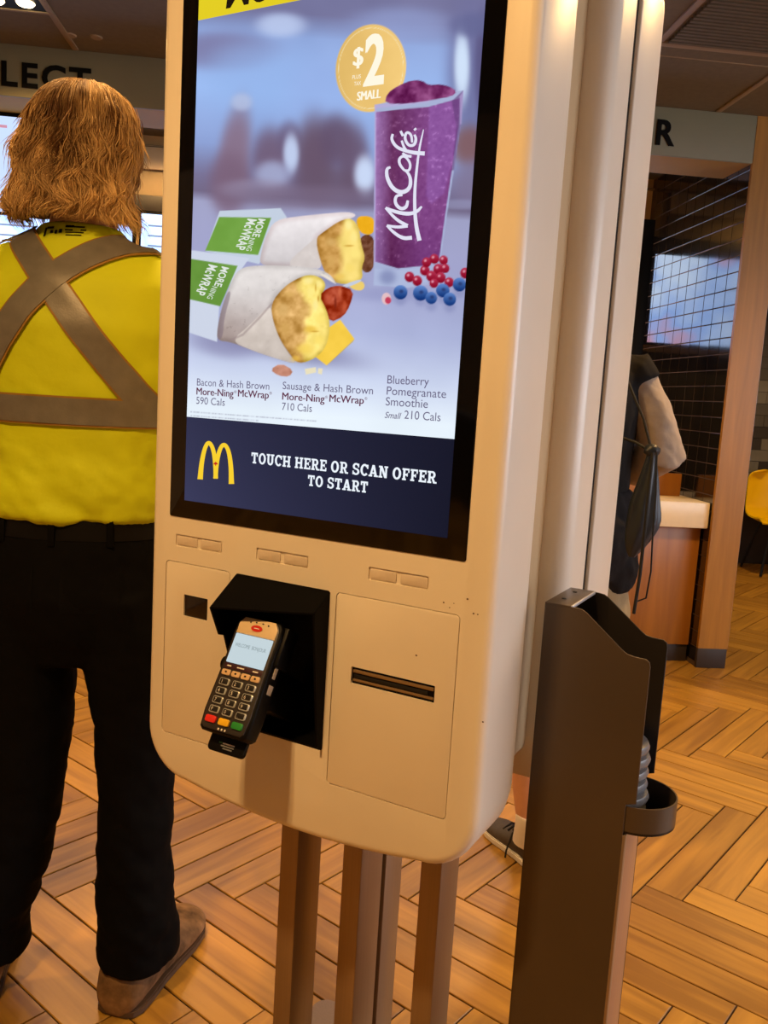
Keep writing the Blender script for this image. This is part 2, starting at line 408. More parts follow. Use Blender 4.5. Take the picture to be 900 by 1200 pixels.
for mm_ in (m_gt1, m_gt2, m_gt3):
    c = gt.copy(); c.materials.append(mm_); gts.append(c)
for r_ in range(17):
    for k in range(11):
        a = 2.3+GW*(k+(.5 if r_ % 2 else 0))+GW/2
        if a > 4.6: continue
        link('tile', random.choice([gts[0], gts[0], gts[1], gts[2]]), None, wall_far, rm(a, 7.0-.004, .5+GH*(r_+.5)), (0, 0, RYAW))
wall_left = rstruct('wall_left', [(-3.45, -3.4, -3.0, 5.25, 0, CZ)], m_wall, 'beige side wall')
wall_rear = rstruct('wall_rear', [(-3.4, 4.7, -3.05, -3.0, 0, CZ)], m_wall, 'beige wall behind the camera')
# right hand wall with a big window
WB0, WB1, WZ0, WZ1 = -2.2, 2.0, .75, 2.3
wall_right = rstruct('wall_right', [(4.7, 4.78, -3, WB0, 0, CZ), (4.7, 4.78, WB1, 7.1, 0, CZ), (4.7, 4.78, WB0, WB1, 0, WZ0), (4.7, 4.78, WB0, WB1, WZ1, CZ)], m_wall, 'beige side wall with a wide window')
win = rstruct('window_1', [(4.69, 4.79, WB0-.05, WB1+.05, WZ0-.05, WZ0), (4.69, 4.79, WB0-.05, WB1+.05, WZ1, WZ1+.05), (4.69, 4.79, WB0-.05, WB0, WZ0, WZ1), (4.69, 4.79, WB1, WB1+.05, WZ0, WZ1)], m_chairleg, 'wide daylit window with dark frame')
for bb in (WB0+1.4, WB0+2.8): rbox('mullion', (4.70, 4.77, bb-.03, bb+.03, WZ0, WZ1), m_chairleg, win)
m_day = emis('daylit_pane', (238, 242, 255), 6.5)
for k in range(3): rbox('pane', (4.74, 4.75, WB0+1.4*k+.03, WB0+1.4*k+1.37, WZ0, WZ1), m_day, win, 0)

# ================================================================== KIOSK
kc = KP0+.2*KX
kiosk = empty('self_order_kiosk', (kc[0], kc[1], 0), KYAW)
tag(kiosk, 'cream self-order kiosk with a tall lit touch screen showing breakfast wraps', 'kiosk')
ZB = KP0[2]                                             # display's lower edge
def kl(u): return u-.2
W2 = .262
def tray_outline(inset=0., top=1.94):
    w_ = W2-inset; r = .075-inset; zb = .668+inset; P = []
    for k in range(11):                                 # gently arched lower edge
        x = -(w_-r)+(2*(w_-r))*k/10; P.append((x, zb+.016*(x/(w_-r))**2))
    def corner(cx, cz, a0, n=10, r=r): return [(cx+r*math.cos(math.radians(a0+90*k/n)), cz+r*math.sin(math.radians(a0+90*k/n))) for k in range(n+1)]
    P += corner(w_-r, zb+.016+r, -90)[1:]; P += corner(w_-r, top-inset-r, 0); P += corner(-(w_-r), top-inset-r, 90); P += corner(-(w_-r), zb+.016+r, 180)[:-1]
    return P
bm = bmesh.new(); prism_xz(bm, tray_outline(), 0, .108, .012, .004, 4); shell = bm_mesh(bm, 'front_shell')
# pockets for panels, recess, strips
cut = bmesh.new()
LP = (kl(-.032), kl(.083), ZB-.341, ZB-.088); RP = (kl(.2515), kl(.4215), ZB-.341, ZB-.088)
prism_xz(cut, rrect(*LP[:2], *LP[2:], .006), -.02, .004)
prism_xz(cut, rrect(*RP[:2], *RP[2:], .006), -.02, .004)
HO = (kl(.093), kl(.242), ZB-.300, ZB-.0885)
prism_xz(cut, rrect(*HO, .003), -.021, .085)
STR = [(-.015, .067), (.125, .207), (.296, .378)]
for a, b in STR: prism_xz(cut, rrect(kl(a), kl(b), ZB-.0655, ZB-.0490, .002), -.02, .0022)
prism_xz(cut, rrect(kl(-.0265), kl(.4235), ZB-.0245, ZB+.735, .003), -.02, .006)
me = boolean_cut(shell, bm_mesh(cut, 'cut'))
link('front_shell', me, m_shell, kiosk, ang=30)
prism('shell_rim', tray_outline(.005), .106, .136, m_shell, kiosk, .002, .008, 3)
for a, b in STR:
    mid = (a+b)/2
    for x0, x1 in ((a+.0015, mid-.003), (mid+.003, b-.0015)):
        prism('frosted_insert', rrect(kl(x0), kl(x1), ZB-.0635, ZB-.0510, .0015), .0006, .003, m_strip, kiosk, .0006)
# panels
def panel(name, q, holes):
    bm = bmesh.new(); prism_xz(bm, rrect(q[0]+.0009, q[1]-.0009, q[2]+.0009, q[3]-.0009, .0052), 0, .0036, .0006, 0)
    me = bm_mesh(bm)
    c = bmesh.new()
    for h_ in holes: prism_xz(c, rrect(*h_, .0012), -.01, .01)
    return link(name, boolean_cut(me, bm_mesh(c)), m_panel, kiosk, ang=30)
SCN = (kl(.003), kl(.0455), ZB-.1635, ZB-.1325)
SLT = (kl(.2795), kl(.3955), ZB-.2010, ZB-.1790)
panel('access_panel', LP, [SCN]); rp_ = panel('access_panel', RP, [SLT])
prism('scanner_window', rrect(*SCN, .001), .0022, .0040, mat('scanner_glass', (34, 24, 22), .12, var=.3, scale=20), kiosk, .0004)
# printer slot
sl = prism('printer_slot', rrect(*SLT, .0012), .0030, .0048, m_blackp, kiosk, .0004)
box('slot_lip', (SLT[0]+.002, .0006, SLT[3]-.0075), (SLT[1]-.002, .0040, SLT[3]-.0035), mat('tan_metal_lip', (150, 122, 86), .35, metal=.4, var=.08), kiosk, .0008)
box('slot_lip', (SLT[0]+.002, .0006, SLT[2]+.0035), (SLT[1]-.002, .0040, SLT[2]+.0065), MATS['tan_metal_lip'], kiosk, .0008)
box('slot_blade', (SLT[0]+.003, .0018, SLT[2]+.0075), (SLT[1]-.010, .0042, SLT[3]-.0095), mat('black_rubber', (12, 10, 9), .6, var=.1), kiosk, .0005)
# terminal recess and hood
bm = bmesh.new()
x0, x1, z0, z1 = HO[0]+.0004, HO[1]-.0004, HO[2]+.0004, HO[3]-.0004
t_ = .0022
add_box(bm, (x0, .080, z0), (x1, .0845, z1))
add_box(bm, (x0, 0, z0), (x0+t_, .081, z1)); add_box(bm, (x1-t_, 0, z0), (x1, .081, z1))
add_box(bm, (x0, 0, z0), (x1, .081, z0+t_)); add_box(bm, (x0, 0, z1-t_), (x1, .081, z1))
link('recess_liner', bm_mesh(bm), m_blackp, kiosk)
def yz_plate(name, P, xa, xb, material):                # polygon in (y,z) with thickness in x
    bm = bmesh.new(); a = [bm.verts.new((xa, y, z)) for y, z in P]; b = [bm.verts.new((xb, y, z)) for y, z in P]; n = len(P)
    bm.faces.new(a); bm.faces.new(b[::-1])
    for i in range(n): bm.faces.new((a[i], b[i], b[(i+1) % n], a[(i+1) % n]))
    return link(name, bm_mesh(bm), material, kiosk)
LCH = [(0.002, ZB-.089), (-.052, ZB-.126), (-.033, ZB-.166), (-.022, ZB-.169), (.002, ZB-.235)]
RCH = [(0.002, ZB-.089), (-.034, ZB-.112), (-.012, ZB-.291), (.002, ZB-.299)]
yz_plate('hood_cheek', LCH, x0-.001, x0+t_, m_hood); yz_plate('hood_cheek', RCH, x1-t_, x1+.001, m_hood)
V = [(x0, .002, ZB-.0885), (x1, .002, ZB-.0885), (x1, -.034, ZB-.111), (x0, -.052, ZB-.125)]
V += [(x, y+.0005, z-.0025) for x, y, z in V]
link('hood_top', pd('hood_top', V, [(0, 1, 2, 3), (7, 6, 5, 4), (0, 4, 5, 1), (1, 5, 6, 2), (2, 6, 7, 3), (3, 7, 4, 0)]), m_hood, kiosk, smooth=False)
box('recess_patch', (x1-.045, .072, ZB-.20), (x1-.012, .079, ZB-.165), mat('brown_patch', (92, 62, 40), .5, var=.1), kiosk)  # small paler brown patch inside the black recess
# back parts
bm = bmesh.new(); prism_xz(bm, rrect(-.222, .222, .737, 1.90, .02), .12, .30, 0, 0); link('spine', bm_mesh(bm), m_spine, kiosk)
def vprism(name, P, z0, z1, material, bev=.0):
    bm = bmesh.new(); a = [bm.verts.new((x, y, z0)) for x, y in P]; b = [bm.verts.new((x, y, z1)) for x, y in P]; n = len(P)
    f0 = bm.faces.new(a); f1 = bm.faces.new(b[::-1])
    for i in range(n): bm.faces.new((a[i], b[i], b[(i+1) % n], a[(i+1) % n]))
    bmesh.ops.recalc_face_normals(bm, faces=bm.faces)
    if bev: bmesh.ops.bevel(bm, geom=list(f0.edges)+list(f1.edges), offset=bev, segments=3, affect='EDGES')
    return link(name, bm_mesh(bm), material, kiosk)
vprism('rear_housing', rrect(-W2, W2, .278, .398, .030, 8), .70, 1.92, m_shell, .008)
box('dark_gap_fill', (-W2+.006, .396, .72), (W2-.006, .406, 1.90), m_blackp, kiosk, 0)  # black fill added inside the seam so the gap shows dark
bm = bmesh.new(); prism_xz(bm, tray_outline(), .404, .562, .003, .026, 3); link('rear_shell', bm_mesh(bm), m_shell, kiosk, ang=30)
prism('rear_glass', rrect(-.2265, .2235, ZB-.0245, ZB+.735, .003), .560, .564, m_black, kiosk, 0, .0006)
# legs
for cx, y0, y1 in ((-.1275, .19, .262), (-.0095, .19, .262), (-.0095, .275, .335), (.1245, .19, .258)):
    lg = box('leg', (cx-.017, y0, .012), (cx+.017, y1, .76), m_bronze, kiosk, .002, 2)
base = vprism('base_plate', rrect(-.235, .235, .05, .50, .03, 5), 0.0005, .012, m_bronze, .002)

V, Fc = [], []
for px_, py_, r_ in ((520, 706, .0010), (527, 712, .0007), (548, 702, .0012), (555, 719, .0011), (560, 720, .0008), (488, 768, .0012), (566, 846, .001), (532, 707, .0006)):
    u_, z_ = kf(px_, py_); n = len(V); V += [(kl(u_)+r_*math.cos(k*math.pi/3)*1.2, -.0003, ZB+z_+r_*math.sin(k*math.pi/3)) for k in range(6)]; Fc.append(tuple(range(n, n+6)))
link('scuff_marks', pd('scuff_marks', V, Fc), mat('dark_scuff', (92, 66, 42), .7), kiosk, smooth=False)['kind'] = 'stuff'
# ---- the display
scr = prism('screen', rrect(kl(-.0265), kl(.4235), ZB-.0245, ZB+.735, .003), -.0012, .0058, m_black, kiosk, .0006)
SW, SH = .3985, .7085
def screen_plane(name, V2, Fc, layer, material):
    V = [(kl(u), -.0016-.00025*layer, ZB+z) for u, z in V2]
    Fc = list(Fc)
    me = pd(name, V, Fc); o = link(name, me, material, scr, smooth=False); return o
def quad(name, u0, u1, z0, z1, layer, material): return screen_plane(name, [(u0, z0), (u1, z0), (u1, z1), (u0, z1)], [(0, 1, 2, 3)], layer, material)
# --- picture painted from shapes (display image, in the display's own plane)
NU, NZ = 330, 470
us = np.linspace(0, SW, NU); zs = np.linspace(.1145, .6195, NZ)
UU, ZZ = np.meshgrid(us, zs)
PW3 = KP0[None, None, :]+UU[..., None]*KX+ZZ[..., None]*np.array([0, 0, 1.])
rel = PW3-CAMP; dd = rel@F; X = 450+FPX*(rel@Rv)/dd; Y = 600-FPX*(rel@Uv)/dd
def vnoise(x, y, s, seed=0, oct=3):
    out = 0; amp = 1; tot = 0
    for k in range(oct):
        g = np.random.default_rng(seed+k).random((64, 64)); fx = x/s*2**k; fy = y/s*2**k
        ix = np.floor(fx).astype(int); iy = np.floor(fy).astype(int); tx = fx-ix; ty = fy-iy; tx = tx*tx*(3-2*tx); ty = ty*ty*(3-2*ty)
        v = (g[iy % 64, ix % 64]*(1-tx)+g[iy % 64, (ix+1) % 64]*tx)*(1-ty)+(g[(iy+1) % 64, ix % 64]*(1-tx)+g[(iy+1) % 64, (ix+1) % 64]*tx)*ty
        out = out+amp*v; tot += amp; amp *= .5
    return out/tot-.5
img = np.zeros(X.shape+(3,))
def mixin(mask, col):
    global img
    col = np.asarray(col, float); img = img*(1-mask[..., None])+col*mask[..., None]
def sstep(a, b, x): t = np.clip((x-a)/(b-a), 0, 1); return t*t*(3-2*t)
def pmask(pts, soft=1.):
    pts = np.asarray(pts, float); n = len(pts); inside = np.zeros(X.shape, bool); dist = np.full(X.shape, 1e9)
    for i in range(n):
        (x1_, y1_), (x2_, y2_) = pts[i], pts[(i+1) % n]
        c = ((y1_ > Y) != (y2_ > Y)) & (X < (x2_-x1_)*(Y-y1_)/((y2_-y1_) if y2_ != y1_ else 1e-9)+x1_); inside ^= c
        dx, dy = x2_-x1_, y2_-y1_; t = np.clip(((X-x1_)*dx+(Y-y1_)*dy)/(dx*dx+dy*dy+1e-9), 0, 1)
        dist = np.minimum(dist, np.hypot(X-x1_-t*dx, Y-y1_-t*dy))
    sd = np.where(inside, dist, -dist); return np.clip(sd/soft+.5, 0, 1), sd
def smoothpoly(pts, it=2):
    P = np.asarray(pts, float)
    for _ in range(it): P = np.stack([.75*P+.25*np.roll(P, -1, 0), .25*P+.75*np.roll(P, -1, 0)], 1).reshape(-1, 2)
    return P
def blob(cx, cy, rx, ry, col, s=1., ang_=0., sharp=1.6):
    a = math.radians(ang_); dx, dy = X-cx, Y-cy; x_ = dx*math.cos(a)+dy*math.sin(a); y_ = -dx*math.sin(a)+dy*math.cos(a)
    mixin(np.clip(s*np.exp(-(((x_/rx)**2+(y_/ry)**2)**sharp)), 0, 1), col)
def disc(cx, cy, rx, ry, soft=1., ang_=0.):
    a = math.radians(ang_); dx, dy = X-cx, Y-cy; x_ = dx*math.cos(a)+dy*math.sin(a); y_ = -dx*math.sin(a)+dy*math.cos(a)
    return np.clip((1-np.hypot(x_/rx, y_/ry))*min(rx, ry)/soft+.5, 0, 1)
YR = Y-.075*(X-400)                                   # rows follow the display's own horizontals
g = np.clip((YR-20)/470, 0, 1)
stops = [(0, (118, 118, 158)), (.06, (144, 168, 220)), (.2, (156, 188, 242)), (.34, (142, 162, 214)), (.42, (120, 114, 150)), (.46, (112, 102, 132)), (.485, (158, 160, 196)), (.6, (160, 162, 202)), (.78, (172, 180, 218)), (.9, (204, 214, 240)), (1, (232, 243, 253))]
for ch in range(3): img[..., ch] = np.interp(g, [s_[0] for s_ in stops], [s_[1][ch] for s_ in stops])
img += (vnoise(X, Y, 60, 3)*14)[..., None]
for a_ in [(262, 60, 60, 22, (120, 112, 152), .7), (330, 30, 28, 14, (190, 205, 240), .8), (470, 30, 60, 20, (150, 165, 215), .6), (300, 90, 60, 40, (150, 182, 236), .6), (380, 110, 40, 40, (150, 175, 230), .5),
           (275, 185, 18, 60, (136, 112, 134), .85, 8), (270, 215, 24, 34, (122, 98, 122), .8), (284, 120, 12, 10, (184, 196, 228), .7),
           (318, 185, 22, 34, (112, 92, 118), .85), (340, 165, 14, 22, (106, 90, 120), .7), (370, 185, 24, 48, (104, 84, 106), .9), (395, 165, 20, 30, (100, 82, 108), .85), (415, 190, 18, 44, (104, 86, 112), .85), (385, 215, 40, 18, (104, 86, 108), .7),
           (342, 180, 9, 22, (198, 214, 246), .85), (320, 205, 20, 16, (176, 188, 226), .7), (428, 205, 12, 22, (204, 220, 250), .9), (300, 222, 40, 12, (150, 140, 168), .6), (360, 232, 90, 14, (122, 106, 132), .6),
           (556, 90, 30, 95, (110, 112, 158), .85), (542, 78, 9, 42, (208, 226, 250), .95), (566, 80, 9, 60, (88, 84, 128), .8), (556, 30, 26, 14, (100, 104, 150), .8), (552, 172, 22, 24, (128, 92, 96), .85), (560, 215, 30, 26, (128, 118, 150), .8), (540, 240, 30, 6, (150, 150, 186), .6)]:
    blob(*a_[:2], a_[2]*1.05, a_[3]*1.05, a_[4], min(1, a_[5]*1.08), a_[6] if len(a_) > 6 else 0, 2.2)
def cr(pts): return [(220+.2556*x_, 230+.2556*y_) for x_, y_ in pts]
def cs(pts): return [(380+.3002*x_, 20+.3002*y_) for x_, y_ in pts]
nz = vnoise(X, Y, 9, 11); nz2 = vnoise(X, Y, 26, 21); nzf = vnoise(X, Y, 4, 31)
def shade_col(base, n, amp): return np.asarray(base, float)+(n*amp)[..., None]*np.array([1, 1, 1.])
# shadows on the pictured table
blob(330, 405, 90, 16, (118, 116, 156), .75, 12); blob(262, 405, 40, 14, (128, 126, 166), .6, 10); blob(395, 330, 30, 10, (130, 128, 164), .6, 5); blob(460, 345, 50, 9, (140, 144, 190), .5)
# rear roll: third piece behind
mk, _ = pmask(smoothpoly(cr([(770, 92), (850, 92), (862, 130), (852, 180), (790, 172)]))); mixin(mk, shade_col((240, 176, 30), nz, 30))
mk, _ = pmask(smoothpoly(cr([(792, 178), (862, 178), (862, 330), (812, 362), (780, 280)]))); mixin(mk, shade_col((110, 66, 46), nzf, 70))
# rear sleeve
mk, _ = pmask(cr([(150, 68), (430, 56), (458, 98), (400, 200), (330, 312), (85, 252)])); mixin(mk, (196, 208, 226))
mk, _ = pmask(cr([(148, 96), (386, 100), (326, 270), (84, 250)])); mixin(mk, shade_col((112, 160, 66), nz2, 22))
# rear tortilla
T2 = smoothpoly(cr([(330, 318), (342, 250), (362, 180), (405, 108), (520, 92), (640, 80), (745, 71), (785, 92), (700, 118), (630, 168), (588, 196), (606, 260), (622, 335), (430, 322)]))
mk, sd = pmask(T2); c = shade_col((226, 220, 222), nz, 16)+((np.clip((Y-252)/60, 0, 1)-.5)*-42)[..., None]; c = c-(sstep(8, 0, sd)*26)[..., None]*np.array([.7, 1, 1.]); mixin(mk, c)
mk, _ = pmask(smoothpoly(cr([(582, 196), (596, 190), (606, 262), (622, 335), (560, 330), (440, 322)]))); mixin(mk*.9, shade_col((214, 204, 200), nz, 20))
# rear filling
mk, sd = pmask(smoothpoly(cr([(586, 196), (625, 165), (700, 112), (758, 100), (790, 150), (798, 220), (818, 285), (800, 325), (808, 385), (735, 408), (660, 392), (622, 335)]), 2))
hb = sstep(-6, 8, X-(398+12*nz2*2)); c = shade_col((208, 158, 86), nz, 100)*(1-hb)[..., None]+shade_col((250, 222, 124), nz2, 90)*hb[..., None]; mixin(mk, c-(sstep(7, 0, sd)*30)[..., None])
mk, _ = pmask(smoothpoly(cr([(730, 400), (800, 385), (818, 412), (800, 436), (758, 428)]))); mixin(mk, (238, 206, 110))
mk, _ = pmask(smoothpoly(cr([(690, 418), (790, 380), (804, 390), (720, 425)]))); mixin(mk, (196, 204, 224))
# front sleeve
mk, _ = pmask(cr([(0, 246), (35, 250), (286, 285), (250, 335), (150, 470), (138, 668), (0, 622)])); mixin(mk, (206, 214, 232))
mk, _ = pmask(cr([(0, 284), (32, 290), (232, 320), (152, 505), (0, 470)])); mixin(mk, shade_col((104, 150, 62), nz2, 24))
# front tortilla
T1 = smoothpoly(cr([(137, 662), (140, 600), (162, 500), (196, 410), (236, 330), (330, 316), (480, 320), (590, 330), (655, 356), (690, 408), (640, 372), (560, 360), (500, 385), (440, 420), (384, 492), (392, 565), (424, 655), (472, 730), (506, 772), (400, 742), (290, 704), (200, 668)]))
mk, sd = pmask(T1); sh = np.clip((X-255)/140, 0, 1)
c = shade_col((232, 226, 224), nz, 18)-((1-sh)*sstep(330, 400, Y)*60)[..., None]*np.array([.8, 1, 1.05])-((np.clip((Y-310)/110, 0, 1))*28)[..., None]
c = c-(sstep(7, 0, sd)*24)[..., None]; c = c-((nzf > .28)*14)[..., None]; mixin(mk, c)
fl_, _ = pmask(smoothpoly(cr([(200, 664), (290, 590), (384, 492), (392, 565), (424, 655), (472, 730), (506, 772), (400, 742), (290, 704)]))); mixin(fl_*.85, shade_col((226, 214, 204), nz, 22)-(np.clip((Y-370)/60, 0, 1)*26)[..., None])
mk, sd = pmask(cr([(190, 658), (255, 630), (330, 552), (388, 488), (392, 496), (335, 562), (258, 640), (195, 668)]), 1.5); mixin(mk*.5, (150, 132, 132))
mk, _ = pmask(smoothpoly(cr([(135, 664), (150, 545), (185, 435), (205, 440), (170, 560), (165, 650)]))); mixin(mk*.55, (128, 112, 124))
# cheese, bacon, filling
mk, _ = pmask(cr([(590, 738), (640, 776), (768, 655), (702, 566), (640, 610)])); mixin(mk, shade_col((246, 204, 72), nz2, 40))
mk, _ = pmask(cr([(640, 776), (768, 655), (760, 668), (650, 768)]), 1.); mixin(mk*.7, (206, 160, 40))
mk, sd = pmask(smoothpoly(cr([(384, 492), (440, 420), (500, 380), (560, 358), (615, 372), (640, 410), (612, 460), (642, 520), (658, 600), (640, 690), (590, 744), (510, 772), (470, 724), (424, 655), (392, 565)])))
hb = sstep(-5, 9, X-(352+18*nz2*2+(Y-370)*.12)); c = shade_col((210, 162, 92), nz, 105)*(1-hb)[..., None]+shade_col((252, 226, 122), nz2*.7+nz*.5, 110)*hb[..., None]; mixin(mk, c-(sstep(6, 0, sd)*34)[..., None])
mk, sd = pmask(smoothpoly(cr([(606, 456), (645, 420), (700, 408), (765, 432), (748, 500), (718, 552), (655, 580), (640, 522)]), 1)); mixin(mk, shade_col((168, 62, 36), nz, 110)-(sstep(5, 0, sd)*24)[..., None])
mk, _ = pmask(smoothpoly(cr([(640, 380), (690, 408), (672, 392), (650, 366), (600, 352)]))); mixin(mk, (236, 226, 214))
mk, _ = pmask(smoothpoly(cr([(380, 795), (430, 765), (488, 798), (470, 828), (420, 824)]), 1)); mixin(mk, shade_col((206, 146, 124), nz, 80))
for q in ([(540, 792), (590, 784), (592, 808), (545, 818)], [(602, 788), (622, 790), (618, 818), (600, 812)]):
    mk, _ = pmask(cr(q)); mixin(mk, (234, 224, 190))
for x_, y_, rx_, ry_, c_ in [(556, 388, 22, 16, (255, 240, 160)), (604, 402, 16, 18, (255, 238, 150)), (566, 440, 18, 22, (255, 236, 140)), (588, 500, 14, 26, (255, 240, 160)), (612, 566, 24, 22, (255, 230, 120)), (566, 610, 30, 16, (232, 186, 66)), (606, 660, 26, 22, (255, 226, 110)), (540, 700, 40, 26, (250, 214, 96)), (500, 744, 22, 14, (236, 190, 80)),
                            (590, 420, 4, 20, (206, 160, 60)), (602, 470, 5, 14, (196, 146, 52)), (586, 620, 18, 4, (200, 150, 50)), (440, 520, 26, 30, (226, 184, 116)), (470, 450, 24, 16, (222, 176, 100)), (450, 610, 22, 30, (216, 170, 96)),
                            (740, 130, 16, 24, (255, 240, 160)), (766, 190, 18, 22, (255, 236, 146)), (770, 262, 26, 22, (255, 232, 130)), (748, 330, 24, 20, (252, 222, 116)), (700, 370, 24, 14, (240, 200, 96)), (742, 228, 22, 5, (204, 156, 60)), (660, 210, 24, 20, (224, 182, 112)), (660, 300, 18, 26, (216, 170, 96)),
                            (700, 440, 8, 26, (214, 110, 76)), (680, 490, 6, 30, (120, 34, 20)), (722, 500, 10, 24, (196, 84, 52)), (650, 470, 10, 12, (200, 92, 60))]:
    (px_, py_), = cr([(x_, y_)]); blob(px_, py_, rx_*.2556, ry_*.2556, c_, .75)
# badge
mk = disc(435.5, 80.5, 41, 51.5, 1., 8); mixin(mk, shade_col((236, 196, 116), nz2, 14)-((X-435)*-.25)[..., None])
d_ = np.hypot(((X-435.5)*math.cos(.14)+(Y-80.5)*math.sin(.14))/41, (-(X-435.5)*math.sin(.14)+(Y-80.5)*math.cos(.14))/51.5); mixin(np.clip(1-np.abs(d_-.92)*70, 0, 1)*.75, (250, 240, 206))
# smoothie glass
G = cs([(200, 345), (300, 322), (420, 305), (545, 288), (536, 420), (508, 600), (480, 780), (455, 960), (440, 1040), (330, 1058), (195, 1048)])
mk, sd = pmask(G); mixin(mk, (168, 178, 214))
mk, sd = pmask(cs([(203, 372), (410, 352), (534, 318), (526, 430), (500, 600), (472, 790), (450, 950), (390, 972), (290, 982), (200, 955)]))
tx = np.clip((X-440)/100, 0, 1); c = np.zeros(img.shape)
for ch, (a0, a1, a2) in enumerate(((166, 104, 128), (126, 48, 70), (188, 96, 134))): c[..., ch] = np.interp(X-(Y-130)*-.02, [439, 452, 462, 500], [a0, a0*.5+a1*.5, a1, a2])
rt = pmask(cs([(412, 350), (536, 318), (526, 430), (505, 560), (470, 690), (420, 730), (400, 700)]), 3)[0]
c = c*(1-rt[..., None])+np.array([140, 86, 158])*rt[..., None]
c = c-(sstep(240, 318, Y)*12)[..., None]+(nzf*26)[..., None]+((nzf > .25)*18)[..., None]; mixin(mk, c)
mk, _ = pmask(cs([(500, 330), (545, 288), (536, 420), (508, 600), (500, 600), (518, 430)]), 1.5); mixin(mk*.6, (96, 60, 116))
for pl in ([(200, 345), (206, 345), (203, 960), (196, 960)], [(530, 312), (545, 290), (538, 420), (532, 420)], [(200, 345), (412, 322), (412, 334), (202, 358)]):
    mk, _ = pmask(cs(pl), 1.5); mixin(mk*.6, (190, 170, 220))
mk, _ = pmask(smoothpoly(cs([(238, 340), (248, 300), (290, 270), (345, 248), (385, 250), (410, 268), (450, 264), (490, 272), (520, 292), (500, 312), (420, 326), (330, 340)]), 1)); mixin(mk, shade_col((122, 50, 106), nz, 110))
mk, _ = pmask(cs([(200, 982), (290, 990), (410, 972), (404, 1034), (330, 1056), (196, 1048)]), 2); mixin(mk*.8, (176, 188, 222)); blob(455, 325, 10, 9, (112, 120, 168), .6)
# berries
for x_, y_, r_ in [(335, 1015, 19), (365, 1030, 19), (395, 990, 19), (402, 958, 18), (432, 945, 18), (468, 950, 17), (448, 985, 20), (474, 982, 17), (420, 1012, 20), (456, 1018, 20), (490, 1036, 18), (430, 1040, 17), (553, 1000, 20)]:
    (px_, py_), = cs([(x_, y_)]); mk = disc(px_, py_, r_*.3002, r_*.32); mixin(mk, shade_col((158, 26, 56), (py_-Y)/6, 26)); blob(px_-1.5, py_-2, 1.6, 1.6, (240, 190, 205), .8)
for x_, y_, r_ in [(300, 1075, 27), (378, 1078, 29), (420, 1097, 23), (465, 1068, 26), (530, 1045, 26), (492, 1102, 25)]:
    (px_, py_), = cs([(x_, y_)]); blob(px_, py_+9, 7, 7, (128, 134, 180), .5); mk = disc(px_, py_, r_*.3002, r_*.31); mixin(mk, shade_col((52, 90, 158), (py_-Y)/7, 40)); blob(px_+1, py_-1, 2.6, 2.2, (36, 52, 104), .8)
(px_, py_), = cs([(245, 1100)]); mixin(disc(px_, py_, 5.5, 7), (226, 190, 196)); mixin(disc(px_+2, py_+2, 3.5, 4), (196, 60, 90))
# fine print (too small to read)
for yy, x_a, x_b in ((482.5, 224, 372), (489.5-2.5, 224, 304)):
    ln = np.clip(1.1-np.abs(YR-(yy-.075*(x_a-400)+(.0)))/1.0, 0, 1)*((X > x_a) & (X < x_b)); mixin(ln*.42*np.clip(.6+vnoise(X, Y*0, 1.5, 5)*1.6, 0, 1), (90, 84, 110))
img = np.clip(img, 0, 255)
cl = lin(img); nv = NU*NZ
V3 = np.stack([kl(UU), np.full(UU.shape, -.0016), ZB+ZZ], -1).reshape(-1, 3)
idx = np.arange(nv).reshape(NZ, NU); q4 = np.stack([idx[:-1, :-1], idx[:-1, 1:], idx[1:, 1:], idx[1:, :-1]], -1).reshape(-1, 4)
me = bpy.data.meshes.new('picture'); me.vertices.add(nv); me.vertices.foreach_set('co', V3.astype(np.float32).ravel())
me.loops.add(q4.size); me.loops.foreach_set('vertex_index', q4.astype(np.int32).ravel()); me.polygons.add(len(q4)); me.polygons.foreach_set('loop_start', np.arange(0, q4.size, 4, dtype=np.int32))
me.update(calc_edges=True)
ca = me.attributes.new('Col', 'FLOAT_COLOR', 'POINT'); ca.data.foreach_set('color', np.concatenate([cl.reshape(-1, 3), np.ones((nv, 1))], 1).astype(np.float32).ravel())
link('picture', me, emis_attr('display_picture', 1.0), scr, smooth=False)
# yellow banner and dark footer
quad('banner', 0, SW, .6195, SH, 0, emis('display_yellow', (228, 206, 36)))
nb = 24; V2 = []; cols = []
for j in range(9):
    for i in range(nb+1):
        u, z = SW*i/nb, .1145*j/8; V2.append((u, z)); t = i/nb; s_ = z/.1145
        cols.append(np.array([48, 50, 78])*(1-t)+np.array([22, 24, 42])*t+np.array([16, 16, 22])*(1-t)*(1-s_)*.6)
Fc = [(j*(nb+1)+i, j*(nb+1)+i+1, (j+1)*(nb+1)+i+1, (j+1)*(nb+1)+i) for j in range(8) for i in range(nb)]
ft = screen_plane('footer', V2, Fc, 0, emis_attr('display_footer', 1.0))
ca = ft.data.attributes.new('Col', 'FLOAT_COLOR', 'POINT'); ca.data.foreach_set('color', np.concatenate([lin(np.array(cols)), np.ones((len(cols), 1))], 1).astype(np.float32).ravel())
